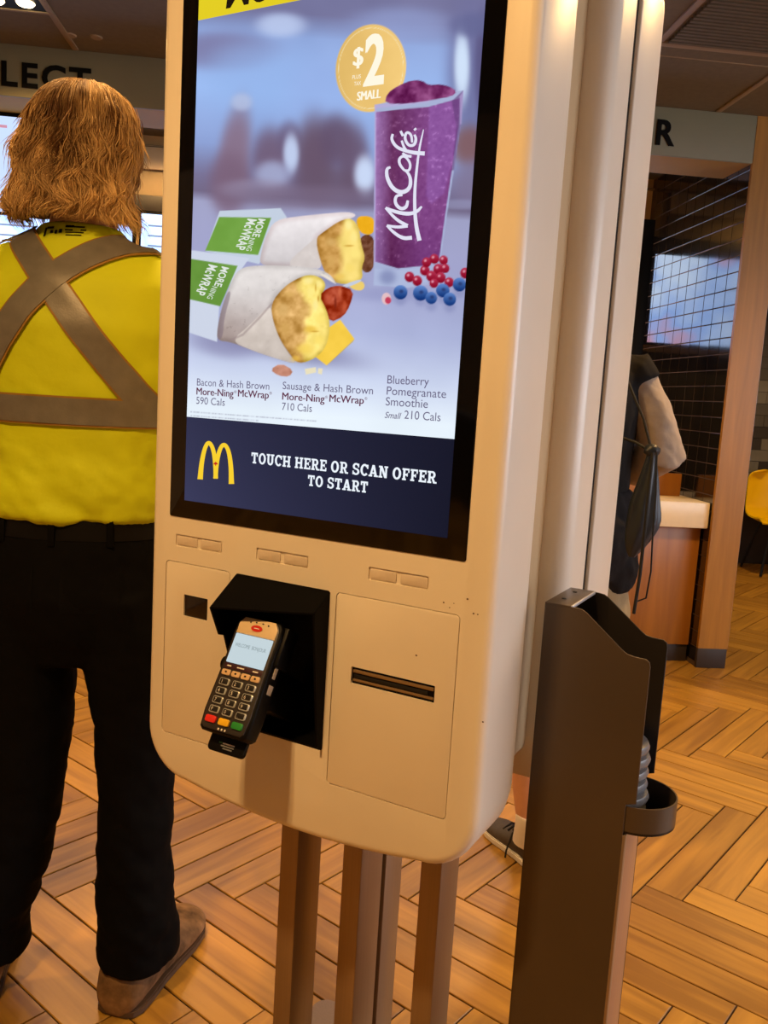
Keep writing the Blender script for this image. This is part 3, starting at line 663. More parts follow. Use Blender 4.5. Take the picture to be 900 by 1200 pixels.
# lettering on the display
def dtext(s, pl, pr, cap_px, material, bold=0., shear=0., layer=2, name='lettering', heavy=0.):
    u0, z0 = kf(*pl); u1, z1 = kf(*pr); _, zc = kf(pl[0], pl[1]-cap_px)
    V, Fc = text_geo(s, bold, shear); x0, x1 = V[:, 0].min(), V[:, 0].max(); H = zc-z0
    zb = (z0+z1)/2
    fb = heavy*H; V2 = []; F2 = []
    for k in range(3 if heavy else 1):
        n = len(V2); V2 += [(u0+(x-x0)/(x1-x0)*(u1-u0)+fb*(k-1)*(heavy > 0), zb+y/cap_height()*H) for x, y in V]; F2 += [tuple(i+n for i in f_) for f_ in Fc]
    return screen_plane(name, V2, F2, layer, material)
def c4(x, y): return (200+x*.3889, 420+y*.3889)
e_grey = emis('display_grey_text', (104, 98, 128)); e_plum = emis('display_plum_text', (100, 52, 78)); e_white = emis('display_white', (238, 246, 255)); e_cream = emis('display_cream', (255, 248, 226))
dtext('Bacon & Hash Brown', c4(82, 84), c4(300, 92), 8.2, e_grey)
def reg(x, y): dtext('®', c4(x, y), c4(x+8, y+.4), 3.2, e_plum)
dtext('More-Ning', c4(81, 109.5), c4(192, 116), 8.2, e_plum, .0, heavy=.032); dtext('McWrap', c4(206, 115), c4(298, 121), 8.2, e_plum, .0, heavy=.032); reg(194, 105); reg(300, 109)
dtext('590 Cals', c4(80, 137), c4(166, 143), 8.2, e_grey)
dtext('Sausage & Hash Brown', c4(340, 94), c4(612, 107), 8.6, e_grey)
dtext('More-Ning', c4(339, 125), c4(466, 132), 8.4, e_plum, .0, heavy=.032); dtext('McWrap', c4(481, 131), c4(584, 137), 8.4, e_plum, .0, heavy=.032); reg(468, 121); reg(587, 125)
dtext('710 Cals', c4(338, 155), c4(428, 162), 8.6, e_grey)
dtext('Blueberry', c4(655, 76), c4(780, 82), 9.6, e_grey); dtext('Pomegranate', c4(653, 111), c4(832, 118), 9.6, e_grey)
dtext('Smoothie', c4(650, 143), c4(777, 148), 9.6, e_grey); dtext('Small', c4(647, 180), c4(697, 182), 7.2, e_grey, .004, .3); dtext('210 Cals', c4(706, 183), c4(815, 188), 9.6, e_grey)
def c3(x, y): return (380+.3002*x, 20+.3002*y)
dtext('2', c3(158, 266), c3(232, 262), 56, e_cream, .02, heavy=.02); dtext('$', c3(117, 192), c3(153, 190), 21, e_cream, .0, heavy=.04)
dtext('SMALL', c3(132, 328), c3(222, 318), 10, e_cream, .0, heavy=.06); dtext('PLUS', c3(113, 244), c3(146, 242), 4.5, e_cream); dtext('TAX', c3(120, 270), c3(146, 268), 4.5, e_cream)
u0, z0 = kf(264, 10.5)
V, Fc = text_geo('More', .02, .12); sc_ = .036/cap_height(); screen_plane('lettering', [(u0+x*sc_, z0+y*sc_) for x, y in V], Fc, 2, emis('display_black', (30, 20, 12)))
# slab-serif lettering
class Slab:
    def __init__(s): s.V = []; s.F = []; s.x = 0.
    def quad(s, *p):
        n = len(s.V); s.V += [(s.x+a, b) for a, b in p]; s.F.append(tuple(range(n, n+len(p))))
    def bar(s, x0, x1, y0, y1): s.quad((x0, y0), (x1, y0), (x1, y1), (x0, y1))
    def arc(s, cx, cy, rx, ry, t, ty, a0, a1, n=18):
        for k in range(n):
            p, q = [math.radians(a0+(a1-a0)*(k+e)/n) for e in (0, 1)]
            s.quad((cx+rx*math.cos(p), cy+ry*math.sin(p)), (cx+rx*math.cos(q), cy+ry*math.sin(q)), (cx+(rx-t)*math.cos(q), cy+(ry-ty)*math.sin(q)), (cx+(rx-t)*math.cos(p), cy+(ry-ty)*math.sin(p)))
    def stem(s, x, lo=True, hi=True, t=.20):
        s.bar(x, x+t, 0, 1)
        if lo: s.bar(x-.08, x+t+.08, 0, .15)
        if hi: s.bar(x-.08, x+t+.08, .85, 1)
    def letter(s, c):
        if c == ' ': s.x += .36; return
        if c == 'T': s.bar(.02, .74, .84, 1); s.bar(.28, .48, 0, 1); s.bar(.18, .58, 0, .15); s.bar(.02, .16, .66, 1); s.bar(.60, .74, .66, 1); w_ = .76
        elif c == 'O': s.arc(.42, .5, .40, .52, .21, .17, 0, 360, 28); w_ = .84
        elif c == 'U': s.bar(.10, .30, .35, 1); s.bar(.54, .74, .35, 1); s.bar(.0, .38, .85, 1); s.bar(.46, .84, .85, 1); s.arc(.42, .36, .32, .38, .20, .17, 180, 360); w_ = .84
        elif c == 'C': s.arc(.42, .5, .40, .52, .21, .17, 40, 320, 24); s.bar(.64, .78, .62, .97); w_ = .78
        elif c == 'H': s.stem(.10); s.stem(.60); s.bar(.2, .7, .42, .58); w_ = .90
        elif c == 'E': s.stem(.10); s.bar(.2, .70, 0, .15); s.bar(.2, .70, .85, 1); s.bar(.2, .52, .43, .58); s.bar(.58, .70, 0, .32); s.bar(.58, .70, .68, 1); s.bar(.44, .53, .36, .65); w_ = .72
        elif c == 'F': s.stem(.10); s.bar(.2, .68, .85, 1); s.bar(.2, .52, .40, .55); s.bar(.56, .68, .66, 1); s.bar(.44, .53, .33, .62); w_ = .70
        elif c == 'R': s.stem(.10); s.bar(.2, .46, .85, 1); s.bar(.2, .46, .40, .55); s.arc(.46, .70, .27, .30, .20, .15, -90, 90); s.quad((.36, .45), (.56, .45), (.78, 0), (.56, 0)); s.bar(.56, .86, 0, .14); w_ = .82
        elif c == 'S': s.arc(.38, .73, .33, .29, .20, .15, 20, 270, 16); s.arc(.38, .28, .35, .30, .20, .15, -160, 90, 16); s.bar(.56, .68, .66, .98); s.bar(.05, .17, .02, .34); w_ = .74
        elif c == 'A': s.quad((.06, 0), (.24, 0), (.50, 1), (.32, 1)); s.quad((.60, 0), (.82, 0), (.54, 1), (.32, 1)); s.bar(.2, .66, .24, .38); s.bar(-.02, .34, 0, .14); s.bar(.50, .90, 0, .14); w_ = .88
        elif c == 'N': s.bar(.10, .27, 0, 1); s.bar(.62, .79, 0, 1); s.quad((.10, 1), (.33, 1), (.79, 0), (.56, 0)); s.bar(0, .37, 0, .14); s.bar(.52, .88, .86, 1); s.bar(0, .2, .86, 1); w_ = .88
        s.x += w_+.07
def slab(text, pl, pr, cap_px):
    S = Slab()
    for c in text: S.letter(c)
    u0, z0 = kf(*pl); u1, z1 = kf(*pr); _, zc = kf(pl[0], pl[1]-cap_px); zb = (z0+z1)/2; W_ = S.x-.07
    screen_plane('lettering', [(u0+x/W_*(u1-u0), zb+y*(zc-z0)) for x, y in S.V], S.F, 2, e_white)
slab('TOUCH HERE OR SCAN OFFER', c4(245, 318), c4(802, 374), 12.6); slab('TO START', c4(415, 384), c4(596, 404), 12.6)
# ribbons: arches logo, script lettering on the glass
def ribbon(name, lines, material, layer=2):
    V2, Fc = [], []
    for pts, wd in lines:
        P = np.array(pts, float)
        for _ in range(3):                               # chaikin, open
            Q = [P[0]]
            for i in range(len(P)-1): Q += [.75*P[i]+.25*P[i+1], .25*P[i]+.75*P[i+1]]
            Q.append(P[-1]); P = np.array(Q)
        n = len(P); T = np.gradient(P, axis=0); T /= np.linalg.norm(T, axis=1)[:, None]+1e-9; N = np.stack([-T[:, 1], T[:, 0]], 1)
        ww = np.interp(np.linspace(0, 1, n), np.linspace(0, 1, len(wd)), wd)/2; b0 = len(V2)
        for i in range(n): V2 += [kf(*(P[i]+N[i]*ww[i])), kf(*(P[i]-N[i]*ww[i]))]
        Fc += [(b0+2*i, b0+2*i+1, b0+2*i+3, b0+2*i+2) for i in range(n-1)]
    return screen_plane(name, V2, Fc, layer, material)
e_gold = emis('display_gold', (250, 208, 48))
ribbon('arches_logo', [([c4(92, 364), c4(96, 315), c4(106, 268), c4(118, 250), c4(131, 270), c4(138, 315), c4(139, 362)], [6.5, 5.4, 4.6, 4.6, 5.2, 5.2]),
                       ([c4(138, 362), c4(141, 315), c4(151, 272), c4(164, 256), c4(178, 276), c4(185, 325), c4(186, 378)], [5.2, 5.2, 4.6, 4.6, 5.4, 6.5])], e_gold)
lf = [(0, -9), (2, -4), (5, -6), (4, -1), (9, -2), (6, 3), (2, 3), (1, 8), (-1, 8), (-2, 3), (-6, 3), (-9, -2), (-4, -1), (-5, -6), (-2, -4)]
lc = c4(139, 317); screen_plane('leaf_mark', [kf(lc[0]+x*.33, lc[1]+y*.33) for x, y in lf]+[kf(*lc)], [(15, i, (i+1) % 15) for i in range(15)], 3, emis('display_red', (196, 40, 30)))
S3 = lambda L: [c3(*p) for p in L]
SL = lambda L: [(440+x*.13333, 140+y*.13333) for x, y in L]
ribbon('script_lettering', [
    (SL([(328, 1042), (250, 1050), (170, 1000), (108, 935)]), [4.6, 4.4, 3.4, 2.6]), (SL([(108, 935), (200, 952), (290, 938)]), [2.6, 3.4, 4.2]),
    (SL([(290, 938), (190, 885), (96, 780)]), [4.2, 3.6, 2.6]), (SL([(96, 780), (180, 815), (290, 836), (370, 818), (414, 768)]), [2.8, 4, 4.6, 3.6, 2]),
    (SL([(245, 668), (186, 672), (178, 740), (226, 792), (280, 778), (292, 715)]), [2.4, 3.4, 4, 4, 2.6]),
    (SL([(140, 424), (104, 436), (108, 520), (160, 615), (240, 652), (312, 610), (318, 520), (286, 462), (262, 452)]), [2.4, 3.6, 4.6, 5, 4.2, 3, 2.4]),
    (SL([(262, 452), (218, 400), (214, 346), (262, 318), (318, 390), (306, 456), (262, 452)]), [2.6, 3.2, 3.2, 2.8, 3, 2.6]), (SL([(244, 300), (280, 325), (324, 330)]), [2.6, 3.2, 3]),
    (SL([(160, 132), (146, 180), (190, 248), (270, 280), (350, 298), (440, 304)]), [2.6, 3.4, 3.8, 4.4, 5]), (SL([(238, 190), (258, 250), (290, 290)]), [2.4, 3, 2.6]),
    (SL([(330, 208), (322, 134), (280, 112), (262, 170), (296, 236), (350, 232), (366, 176), (350, 138)]), [2.4, 3, 3.2, 3.4, 3.4, 2.4]), (SL([(228, 106), (250, 150)]), [2.8, 3.2]),
    (SL([(350, 84), (362, 98)]), [3.4, 3.4]),
    (SL([(394, 1068), (366, 950), (352, 800), (352, 620), (372, 420), (392, 260), (430, 92)]), [5.2, 4.6, 4, 3.4, 2.8, 2.2, .8])], emis('display_script', (226, 226, 244)))
# text on pictured sleeves (turned sideways)
def sleeve_text(s, p0, p1, up, bold=.02):
    V, Fc = text_geo(s, bold); x0, x1 = V[:, 0].min(), V[:, 0].max(); p0 = np.array(p0); p1 = np.array(p1); up = np.array(up)
    screen_plane('lettering', [kf(*(p0+(p1-p0)*(x-x0)/(x1-x0)+up*y/cap_height())) for x, y in V], Fc, 2, emis('display_sleeve_white', (226, 232, 226)))
Rr = lambda x, y: cr([(x, y)])[0]
sleeve_text('MORE', Rr(330, 104), Rr(300, 186), (8, 1.0)); sleeve_text('NING', Rr(290, 192), Rr(272, 250), (6, .8), .0); sleeve_text('McWRAP', Rr(280, 104), Rr(222, 244), (10.5, 1.3))
sleeve_text('MORE', Rr(162, 322), Rr(126, 410), (8, 2.)); sleeve_text('NING', Rr(118, 412), Rr(92, 468), (6, 1.6), .0); sleeve_text('McWRAP', Rr(102, 312), Rr(40, 448), (10, 2.6))

# ================================================================== CARD TERMINAL (held in the recess, tilted back 30 degrees)
TW, TL_, TT = .074, .152, .030
tu, tv, tz = .160, -.066, -.1985
pw = KP0+KX*tu+KY*tv+np.array([0, 0, tz])
term = empty('card_terminal', pw); term.rotation_euler = Matrix.Rotation(KYAW, 3, 'Z').to_4x4().to_3x3().__matmul__(Matrix.Rotation(math.radians(-30), 3, 'X')).to_euler()
tag(term, 'black handheld card payment terminal with grey display mounted on the kiosk', 'card terminal')
# local axes: x right, z up along the face, -y out of the face
def tpoly():
    P = []
    for z, hw in ((-.076, .030), (-.072, .0345), (-.05, .0365), (0, .0350), (.03, .0345), (.055, .0350), (.068, .0335), (.0745, .028)):
        P.append((hw*1.05, z))
    return P+[(-x, z) for x, z in P[::-1]]
prism('body', tpoly(), 0, TT, m_blackp, term, .004, .008, 3)
m_face = mat('terminal_fascia', (46, 40, 38), .4, var=.1)
prism('fascia', [(x*.90, z*.955) for x, z in tpoly()], -.0012, .0005, m_face, term, .0008)
prism('top_bezel', [(-.0300, .0505), (.0300, .0505), (.0300, .064), (.024, .0725), (-.024, .0725), (-.0300, .064)], -.0022, 0, mat('cream_bezel', (222, 198, 160), .4, var=.05), term, .0006)
def flat_ellipse(name, cx, cz, rx, rz, y, material, parent):
    P = [(cx+rx*math.cos(2*math.pi*k/24), cz+rz*math.sin(2*math.pi*k/24)) for k in range(24)]
    return prism(name, P, y, y+.0006, material, parent)
lg_ = flat_ellipse('oval_logo', -.001, .0605, .0088, .0042, -.0028, mat('red_logo', (206, 38, 22), .4, var=.05), term)
box('logo_mark', (-.0050, -.0031, .0600), (.0030, -.0027, .0609), m_white, lg_, 0)
for k, x in enumerate((-.013, -.004, .006, .015)): flat_ellipse('indicator_light', x, .0685-.001*abs(k-1.5), .0012, .0009, -.0028, m_chairleg, term)
disp = prism('display', rrect(-.0290, .0290, .0115, .0500, .0012), -.0026, 0, emis('lcd_glow', (196, 212, 218), 1.0), term, .0003)
V, Fc = text_geo('WELCOME  BONJOUR', .0); x0_, x1_ = V[:, 0].min(), V[:, 0].max()
link('lcd_text', pd('lcd_text', [(-.024+(x-x0_)/(x1_-x0_)*.048, -.0029, .0330+y/cap_height()*.0045) for x, y in V], [f_[::-1] for f_ in Fc]), emis('lcd_text', (128, 142, 146)), disp, smooth=False)
strip = prism('label_strip', rrect(-.0295, .0295, .0040, .0108, .001), -.0018, 0, mat('plum_strip', (60, 30, 40), .4, var=.1), term, .0003)
for x, w_ in ((-.022, .006), (-.004, .011), (.019, .008)): box('strip_mark', (x-w_/2, -.0022, .0064), (x+w_/2, -.0017, .0080), m_white, strip, 0)
mk_tan = mat('tan_key', (214, 180, 138), .4, var=.06)
for k in range(4):
    x = -.0228+.0152*k
    kk = prism('function_key', rrect(x-.0066, x+.0066, -.0052, .0022, .0022), -.0034, 0, mk_tan, term, .0008)
    flat_ellipse('key_mark', x, -.0012, .0016, .0012, -.0037, m_chairleg, kk)
m_key = mat('black_key', (30, 27, 26), .35, var=.1); m_krim = mat('silver_key_rim', (205, 208, 206), .3, metal=.5, var=.06); m_kt = mat('key_print', (206, 200, 190), .5, var=.02)
bm = bmesh.new(); prism_xz(bm, rrect(-.0076, .0076, -.0045, .0045, .0022), -.0030, .0006, .0008, 0); krim_me = bm_mesh(bm); krim_me.materials.append(m_krim)
bm = bmesh.new(); prism_xz(bm, rrect(-.0062, .0058, -.0032, .0036, .0014), -.0038, -.002, .0006, 0); kcap_me = bm_mesh(bm); kcap_me.materials.append(m_key)
for i, row_ in enumerate((('1', '2', '3'), ('4', '5', '6'), ('7', '8', '9'), ('F', '0', '.'))):
    for j, ch in enumerate(row_):
        x, z = -.0205+.0205*j, -.0135-.0118*i
        kk = link('key', krim_me, None, term, (x, 0, z)); link('key_cap', kcap_me, None, kk)
        V, Fc = text_geo(ch, .01); sc_ = .0042/cap_height()
        link('digit', pd('digit', [(-.0040+a*sc_, -.0040, -.0020+b*sc_) for a, b in V], Fc), m_kt, kk, smooth=False)
for j, (nm, cc) in enumerate((('red', (214, 44, 34)), ('amber', (238, 186, 30)), ('green', (40, 140, 56)))):
    x = -.0205+.0205*j; ck = prism('%s_key' % nm, rrect(x-.0080, x+.0080, -.0655, -.0568, .0024), -.0040, 0, mat(nm+'_key', cc, .35, var=.04), term, .001)
for x in (-.005, 0, .005): box('brand_mark', (x-.0010, -.0018, -.0715), (x+.0010, -.0011, -.0690), m_white, term, 0)
# mount bracket: tongue below, neck behind, side knob, stickers
tg = prism('mount_tongue', rrect(-.028, .028, -.096, -.040, .006), .020, .026, m_blackp, term, .0012)
for z, x0_, x1_, mm_ in ((-.0850, -.006, .012, m_white), (-.0880, -.008, .012, m_grey), (-.0910, -.004, .010, m_grey), (-.0848, -.012, -.007, mat('green_mark', (60, 130, 80), .5))):
    box('print_line', (x0_, .0194, z), (x1_, .0201, z+.0016), mm_, tg, 0)
bm = bmesh.new(); add_box(bm, (-.02, TT-.004, -.03), (.02, .132, .025), .004, 2); link('mount_arm', bm_mesh(bm), m_blackp, term)
V, Fc = [], []; tube_into(V, Fc, [(-.048, .022, .012), (-.030, .022, .012)], [.0095, .0095], 16); link('lock_knob', pd('lock_knob', V, Fc), m_blackp, term, ang=40)
box('card_cradle', (.030, .006, .020), (.041, .034, .072), m_blackp, term, .003, 2)
for z0_, z1_, y0_, y1_ in ((.006, .040, .011, .018), (-.021, -.002, .010, .021)):
    box('sticker', (.0352, y0_, z0_), (.0372, y1_, z1_), mat('pale_sticker', (188, 176, 160), .5, var=.05), term, .0006)

# ================================================================== TABLE MARKER HOLDER
hold = empty('marker_holder', (kc[0], kc[1], 0), KYAW)
tag(hold, 'dark brown metal pedestal dispenser with sloped open top beside the kiosk', 'dispenser stand')
HV0, HV1 = .15, .262; HU0 = kl(.474)
zt = ZB-.0915
def side_prof(extra=0.):
    P = [(HU0, .0), (kl(.600), .0), (kl(.600), ZB-.330), (kl(.612), ZB-.326), (kl(.612), ZB-.150)]
    P += [(kl(.6105), ZB-.1435), (kl(.606), ZB-.1405), (kl(.592), ZB-.140), (kl(.583), ZB-.1385), (kl(.576), ZB-.134), (kl(.528), zt-.004), (kl(.522), zt-.001), (kl(.514), zt), (HU0, zt)]
    return P
def holder_panel(name, y0, y1, material):
    return prism(name, side_prof(), y0, y1, material, hold, .0006, .0006, 1)
holder_panel('side_panel', HV0, HV0+.003, m_holder); holder_panel('side_panel', HV1-.003, HV1, m_holder_in)
box('back_panel', (HU0, HV0, 0), (HU0+.003, HV1, zt), m_holder, hold, .0005)
tp = box('top_plate', (HU0, HV0, zt-.002), (kl(.508), HV1, zt+.001), m_holder, hold, .0005)
box('bright_edge', (kl(.5075), HV0+.001, zt-.0025), (kl(.510), HV1-.001, zt+.0013), m_edge, hold, .0004)
for yy in (.185, .235): V, Fc = [], []; tube_into(V, Fc, [(kl(.488), yy, zt), (kl(.488), yy, zt+.0018)], .003, 10); link('screw', pd('screw', V, Fc), m_blackp, hold)
box('column_face', (kl(.596), HV0+.0035, 0), (kl(.6015), HV1-.012, ZB-.371), m_column, hold, .001)
box('column_flange', (kl(.5975), HV0+.0005, 0), (kl(.6035), HV0+.012, ZB-.371), m_bronze, hold, .001)
# half round tray with lip
cyc = (HV0+HV1)/2; ro = (HV1-HV0)/2-.0032; xc = kl(.600); zt0, zt1 = ZB-.369, ZB-.333
arc_ = [(xc+ (ro+.0)*math.cos(a), cyc+ro*math.sin(a)) for a in np.linspace(-math.pi/2, math.pi/2, 25)]
bm = bmesh.new()
P = [(xc-.10, cyc-ro)]+arc_+[(xc-.10, cyc+ro)]
a_ = [bm.verts.new((x, y, zt0)) for x, y in P]; b_ = [bm.verts.new((x, y, zt0+.003)) for x, y in P]; bm.faces.new(a_[::-1]); bm.faces.new(b_)
for i in range(len(P)): bm.faces.new((a_[i], a_[(i+1) % len(P)], b_[(i+1) % len(P)], b_[i]))
link('tray_floor', bm_mesh(bm), m_holder_in, hold)
bm = bmesh.new(); inn = [(xc+(ro-.002)*math.cos(a), cyc+(ro-.002)*math.sin(a)) for a in np.linspace(-math.pi/2, math.pi/2, 25)]
rows = [[bm.verts.new((x, y, z)) for x, y in L] for L, z in ((arc_, zt0), (arc_, zt1), (inn, zt1), (inn, zt0))]
for r0_ in range(4):
    A, B = rows[r0_], rows[(r0_+1) % 4]
    for i in range(24): bm.faces.new((A[i], A[i+1], B[i+1], B[i]))
link('tray_lip', bm_mesh(bm), m_holder, hold)
# stacked grey markers
pz = zt0+.003
for k in range(6):
    V, Fc = [], []
    prof = [(.0, 0), (.040, 0), (.0465, .0025), (.049, .0085), (.0465, .0145), (.038, .017), (.020, .0162), (.0, .0160)]
    n = 28
    for r_, z in prof:
        for i in range(n): V.append((max(r_, 1e-4)*math.cos(2*math.pi*i/n), max(r_, 1e-4)*math.sin(2*math.pi*i/n), z))
    for j in range(len(prof)-1):
        for i in range(n): a = j*n+i; b = j*n+(i+1) % n; Fc.append((a, b, b+n, a+n))
    wpos = KX*(.566+.2-.2+random.uniform(-.003, .003))+KY*(cyc+random.uniform(-.002, .002))+KP0
    o = link('table_marker', pd('table_marker', V, Fc), m_grey, None, (wpos[0], wpos[1], pz), (0, 0, random.random()*6), ang=50)
    tag(o, 'round grey plastic table marker stacked in the dark brown pedestal dispenser', 'table marker', 'grey table markers stacked in the dispenser'); pz += .0168

# ================================================================== OVERHEAD SIGN, MENU BOARDS, COUNTER, CHAIR, LIGHTS
sign = empty('overhead_sign', rm(0, 3.972, 2.42), RYAW)
tag(sign, 'long sage green overhead sign band with black capital letters under the brown ceiling', 'sign')
box('fascia_board', (-3.35, 0, 0), (1.998, .014, CZ-2.42), m_band, sign, .002)
def sign_word(s, a0, a1, z0, cap):
    V, Fc = text_geo(s, .024, spacing=1.16); x0_, x1_ = V[:, 0].min(), V[:, 0].max()
    bm = bmesh.new(); vv = [bm.verts.new((a0+(x-x0_)/(x1_-x0_)*(a1-a0), -.006, z0+y/cap_height()*cap)) for x, y in V]
    fs = []
    for f_ in Fc:
        try: fs.append(bm.faces.new([vv[i] for i in f_]))
        except ValueError: pass
    ex = bmesh.ops.extrude_face_region(bm, geom=fs); bmesh.ops.translate(bm, verts=[g for g in ex['geom'] if isinstance(g, bmesh.types.BMVert)], vec=(0, .007, 0))
    link('lettering', bm_mesh(bm), m_letter, sign, smooth=False)
sign_word('COLLECT', -1.695, -.985, .042, .094); sign_word('ORDER', 1.075, 1.614, .046, .104)

def board_material(name, seed, tint):
    M = bpy.data.materials.new(name); M.use_nodes = True; nt = M.node_tree; b = nt.nodes['Principled BSDF']; b.inputs['Base Color'].default_value = (0, 0, 0, 1); b.inputs['Roughness'].default_value = .3
    tc = nt.nodes.new('ShaderNodeTexCoord'); n = nt.nodes.new('ShaderNodeTexNoise'); n.inputs['Scale'].default_value = 2.4; n.inputs['Detail'].default_value = 3; n.noise_dimensions = '4D'; n.inputs['W'].default_value = seed
    nt.links.new(tc.outputs['Object'], n.inputs['Vector']); rp = nt.nodes.new('ShaderNodeValToRGB')
    els = rp.color_ramp.elements; els[0].position = .34; els[0].color = [float(v) for v in lin(tint)]+[1]; els[1].position = .6; els[1].color = [float(v) for v in lin((206, 226, 255))]+[1]
    e = els.new(.46); e.color = [float(v) for v in lin((150, 184, 246))]+[1]
    nt.links.new(n.outputs['Fac'], rp.inputs[0]); nt.links.new(rp.outputs[0], b.inputs['Emission Color']); b.inputs['Emission Strength'].default_value = 2.6
    return M
bl = ['lit menu board on the back wall next to the black tiled partition', 'second lit menu board from the black tiled partition', 'lit menu board hanging behind the hi-vis worker', 'lit menu board at the end of the row by the side wall']
for k, (a0, a1) in enumerate(((1.01, 1.985), (.01, .985), (-.99, -.015), (-1.99, -1.015))):
    r_ = empty('menu_board', rm((a0+a1)/2, 5.095, 1.66), RYAW); tag(r_, bl[k], 'screen', 'menu boards on the back wall'); hw = (a1-a0)/2
    box('case', (-hw, .0, 0), (hw, .056, .54), m_blackp, r_, .004)
    pn = box('panel', (-hw+.012, -.003, .012), (hw-.012, .004, .528), board_material('menu_picture_%d' % k, 3.1*k+1, ((226, 150, 150), (150, 150, 200), (190, 200, 230), (150, 160, 210))[k]), r_, 0)
    for j in range(5): box('text_line', (-hw+.05, -.0042, .46-.055*j), (-hw+.05+.28+.1*((j*7) % 3), -.0028, .47-.055*j), emis('menu_text', (150, 166, 206)), pn, 0)
r_ = empty('order_screen', rm(-1.57, 4.20, 1.975), RYAW); tag(r_, 'bright pale blue order screen hung under the collect sign', 'screen')
box('case', (-.48, .008, 0), (.48, .05, .445), m_blackp, r_, .003)
pn = box('panel', (-.47, .003, .008), (.47, .010, .425), emis('pale_blue_screen', (196, 216, 255), 1.15), r_, 0)
box('text_line', (.10, .0012, .375), (.16, .0032, .387), emis('pink_text', (214, 150, 170)), pn, 0)
box('text_line', (-.4, .0012, .375), (-.1, .0032, .39), MATS['pink_text'], pn, 0)
for x in (-.3, .3): box('bracket', (x-.02, .012, .44), (x+.02, .04, .4455), m_blackp, r_, 0)

cnt = empty('service_counter', rm(1.4, 4.065, 0), RYAW)
tag(cnt, 'orange wood service counter with thick cream top beside the tiled partition', 'counter')
A = lambda a: a-1.4
box('front_panel', (A(.3), 0, .09), (A(1.992), .5, .705), m_wood2, cnt, .002)
box('plinth', (A(.3), .012, 0), (A(1.992), .5, .09), m_plinth, cnt, .001)
box('counter_top', (A(.28), -.065, .70), (A(1.995), .50, .828), m_cream_top, cnt, .006)
box('backboard', (A(.3), .20, .826), (A(1.955), .222, .945), m_wood2, cnt, .002)

up_ = box('upright_post', (A(1.666), .335, .826), (A(1.734), .375, 2.23), m_blackp, cnt, .004); up_['label'] = 'slim black upright post'
box('post_foot', (A(1.64), .305, .826), (A(1.76), .405, .838), m_blackp, cnt, .002)

# yellow chair beyond the partition
chp = rm(3.90, 6.58, 0)
chair = empty('shell_chair', chp, RYAW+math.radians(-8)); tag(chair, 'bright yellow moulded shell chair on thin black legs by the grey tiled wall', 'chair')
# shell: profile curve swept across with curled edges
prof = [(-.20, .435), (-.13, .425), (-.02, .415), (.08, .418), (.15, .44), (.185, .50), (.205, .60), (.225, .72), (.235, .79), (.238, .83)]
V, Fc = [], []; nU = 15
def prow(t): i = min(int(t*(len(prof)-1)), len(prof)-2); f_ = t*(len(prof)-1)-i; return [prof[i][k]*(1-f_)+prof[i+1][k]*f_ for k in (0, 1)]
nT = 31
for i in range(nT):
    t = i/(nT-1); y, z = prow(t); hw = .225+.01*math.sin(t*3.1)
    back = max(0, (t-.5)/.5); 
    hw *= math.sqrt(max(.02, 1-(max(0, t-.80)/.2)**2*.72)); zc = z
    for k in range(nU):
        s_ = 2*k/(nU-1)-1; curl = abs(s_)**3
        V.append((s_*hw, y-.07*curl*back, zc+.045*curl*(1-back)*(1 if t > .1 else t*10)))
for i in range(nT-1):
    for k in range(nU-1): a = i*nU+k; Fc.append((a, a+1, a+1+nU, a+nU))
me = pd('seat_shell', V, Fc); so = bpy.data.objects.new('tmp_s', me); COL.objects.link(so); md = so.modifiers.new('s', 'SOLIDIFY'); md.thickness = .012; me = evaluated(so); bpy.data.objects.remove(so)
link('seat_shell', me, m_yellow, chair, ang=60)
for sx in (-1, 1):
    for y0_, y1_ in ((-.12, -.21), (.10, .22)): tube('leg', [(sx*.12, y0_, .418), (sx*.16, (y0_+y1_)/2, .22), (sx*.20, y1_, .004)], .011, m_chairleg, chair)
tube('cross_bar', [(-.12, -.12, .412), (.12, -.12, .412)], .010, m_chairleg, chair); tube('cross_bar', [(-.12, .10, .412), (.12, .10, .412)], .010, m_chairleg, chair)

# ceiling lights: recessed boxes with two warm bulbs each
e_bulb = emis('warm_bulb', (255, 226, 170), 14.0)
def ceiling_light(a, b, label, power=1., lit=True):
    r_ = empty('ceiling_light', rm(a, b, CZ), RYAW); tag(r_, label, 'ceiling light', 'recessed twin downlights')
    bm = bmesh.new()
    for q in [(-.14, .14, -.075, -.063), (-.14, .14, .063, .075), (-.14, -.128, -.063, .063), (.128, .14, -.063, .063)]: add_box(bm, (q[0], q[2], -.008), (q[1], q[3], .001))
    link('frame', bm_mesh(bm), m_cbar, r_, smooth=False); box('housing', (-.128, -.063, -.003), (.128, .063, .0), m_blackp, r_, 0)
    for x in (-.055, .055):
        V, Fc = [], []; tube_into(V, Fc, [(x, 0, -.003), (x, 0, -.010)], [.034, .028], 20); link('bulb', pd('bulb', V, Fc), e_bulb, r_)
        if lit:
            L = bpy.data.lights.new('bulb_light', 'SPOT'); L.energy = LAMP_W*power; L.color = LAMP_COL; L.spot_size = math.radians(150); L.spot_blend = .7; L.shadow_soft_size = .035
            lo = bpy.data.objects.new('bulb_light', L); COL.objects.link(lo); lo.parent = r_; lo.location = (x, 0, -.02)
def wl(x, y): v = np.array([x, y, 0]); return v@RX, v@RY
ceiling_light(-1.175, 3.535, 'recessed twin downlight in the ceiling above the collect lettering', .8)
a, b = wl(-.66, .06); ceiling_light(a, b, 'recessed twin downlight in front of the kiosk screen', 1.38)
ceiling_light(-.55, 1.9, 'recessed twin downlight above the hi-vis worker', .9)
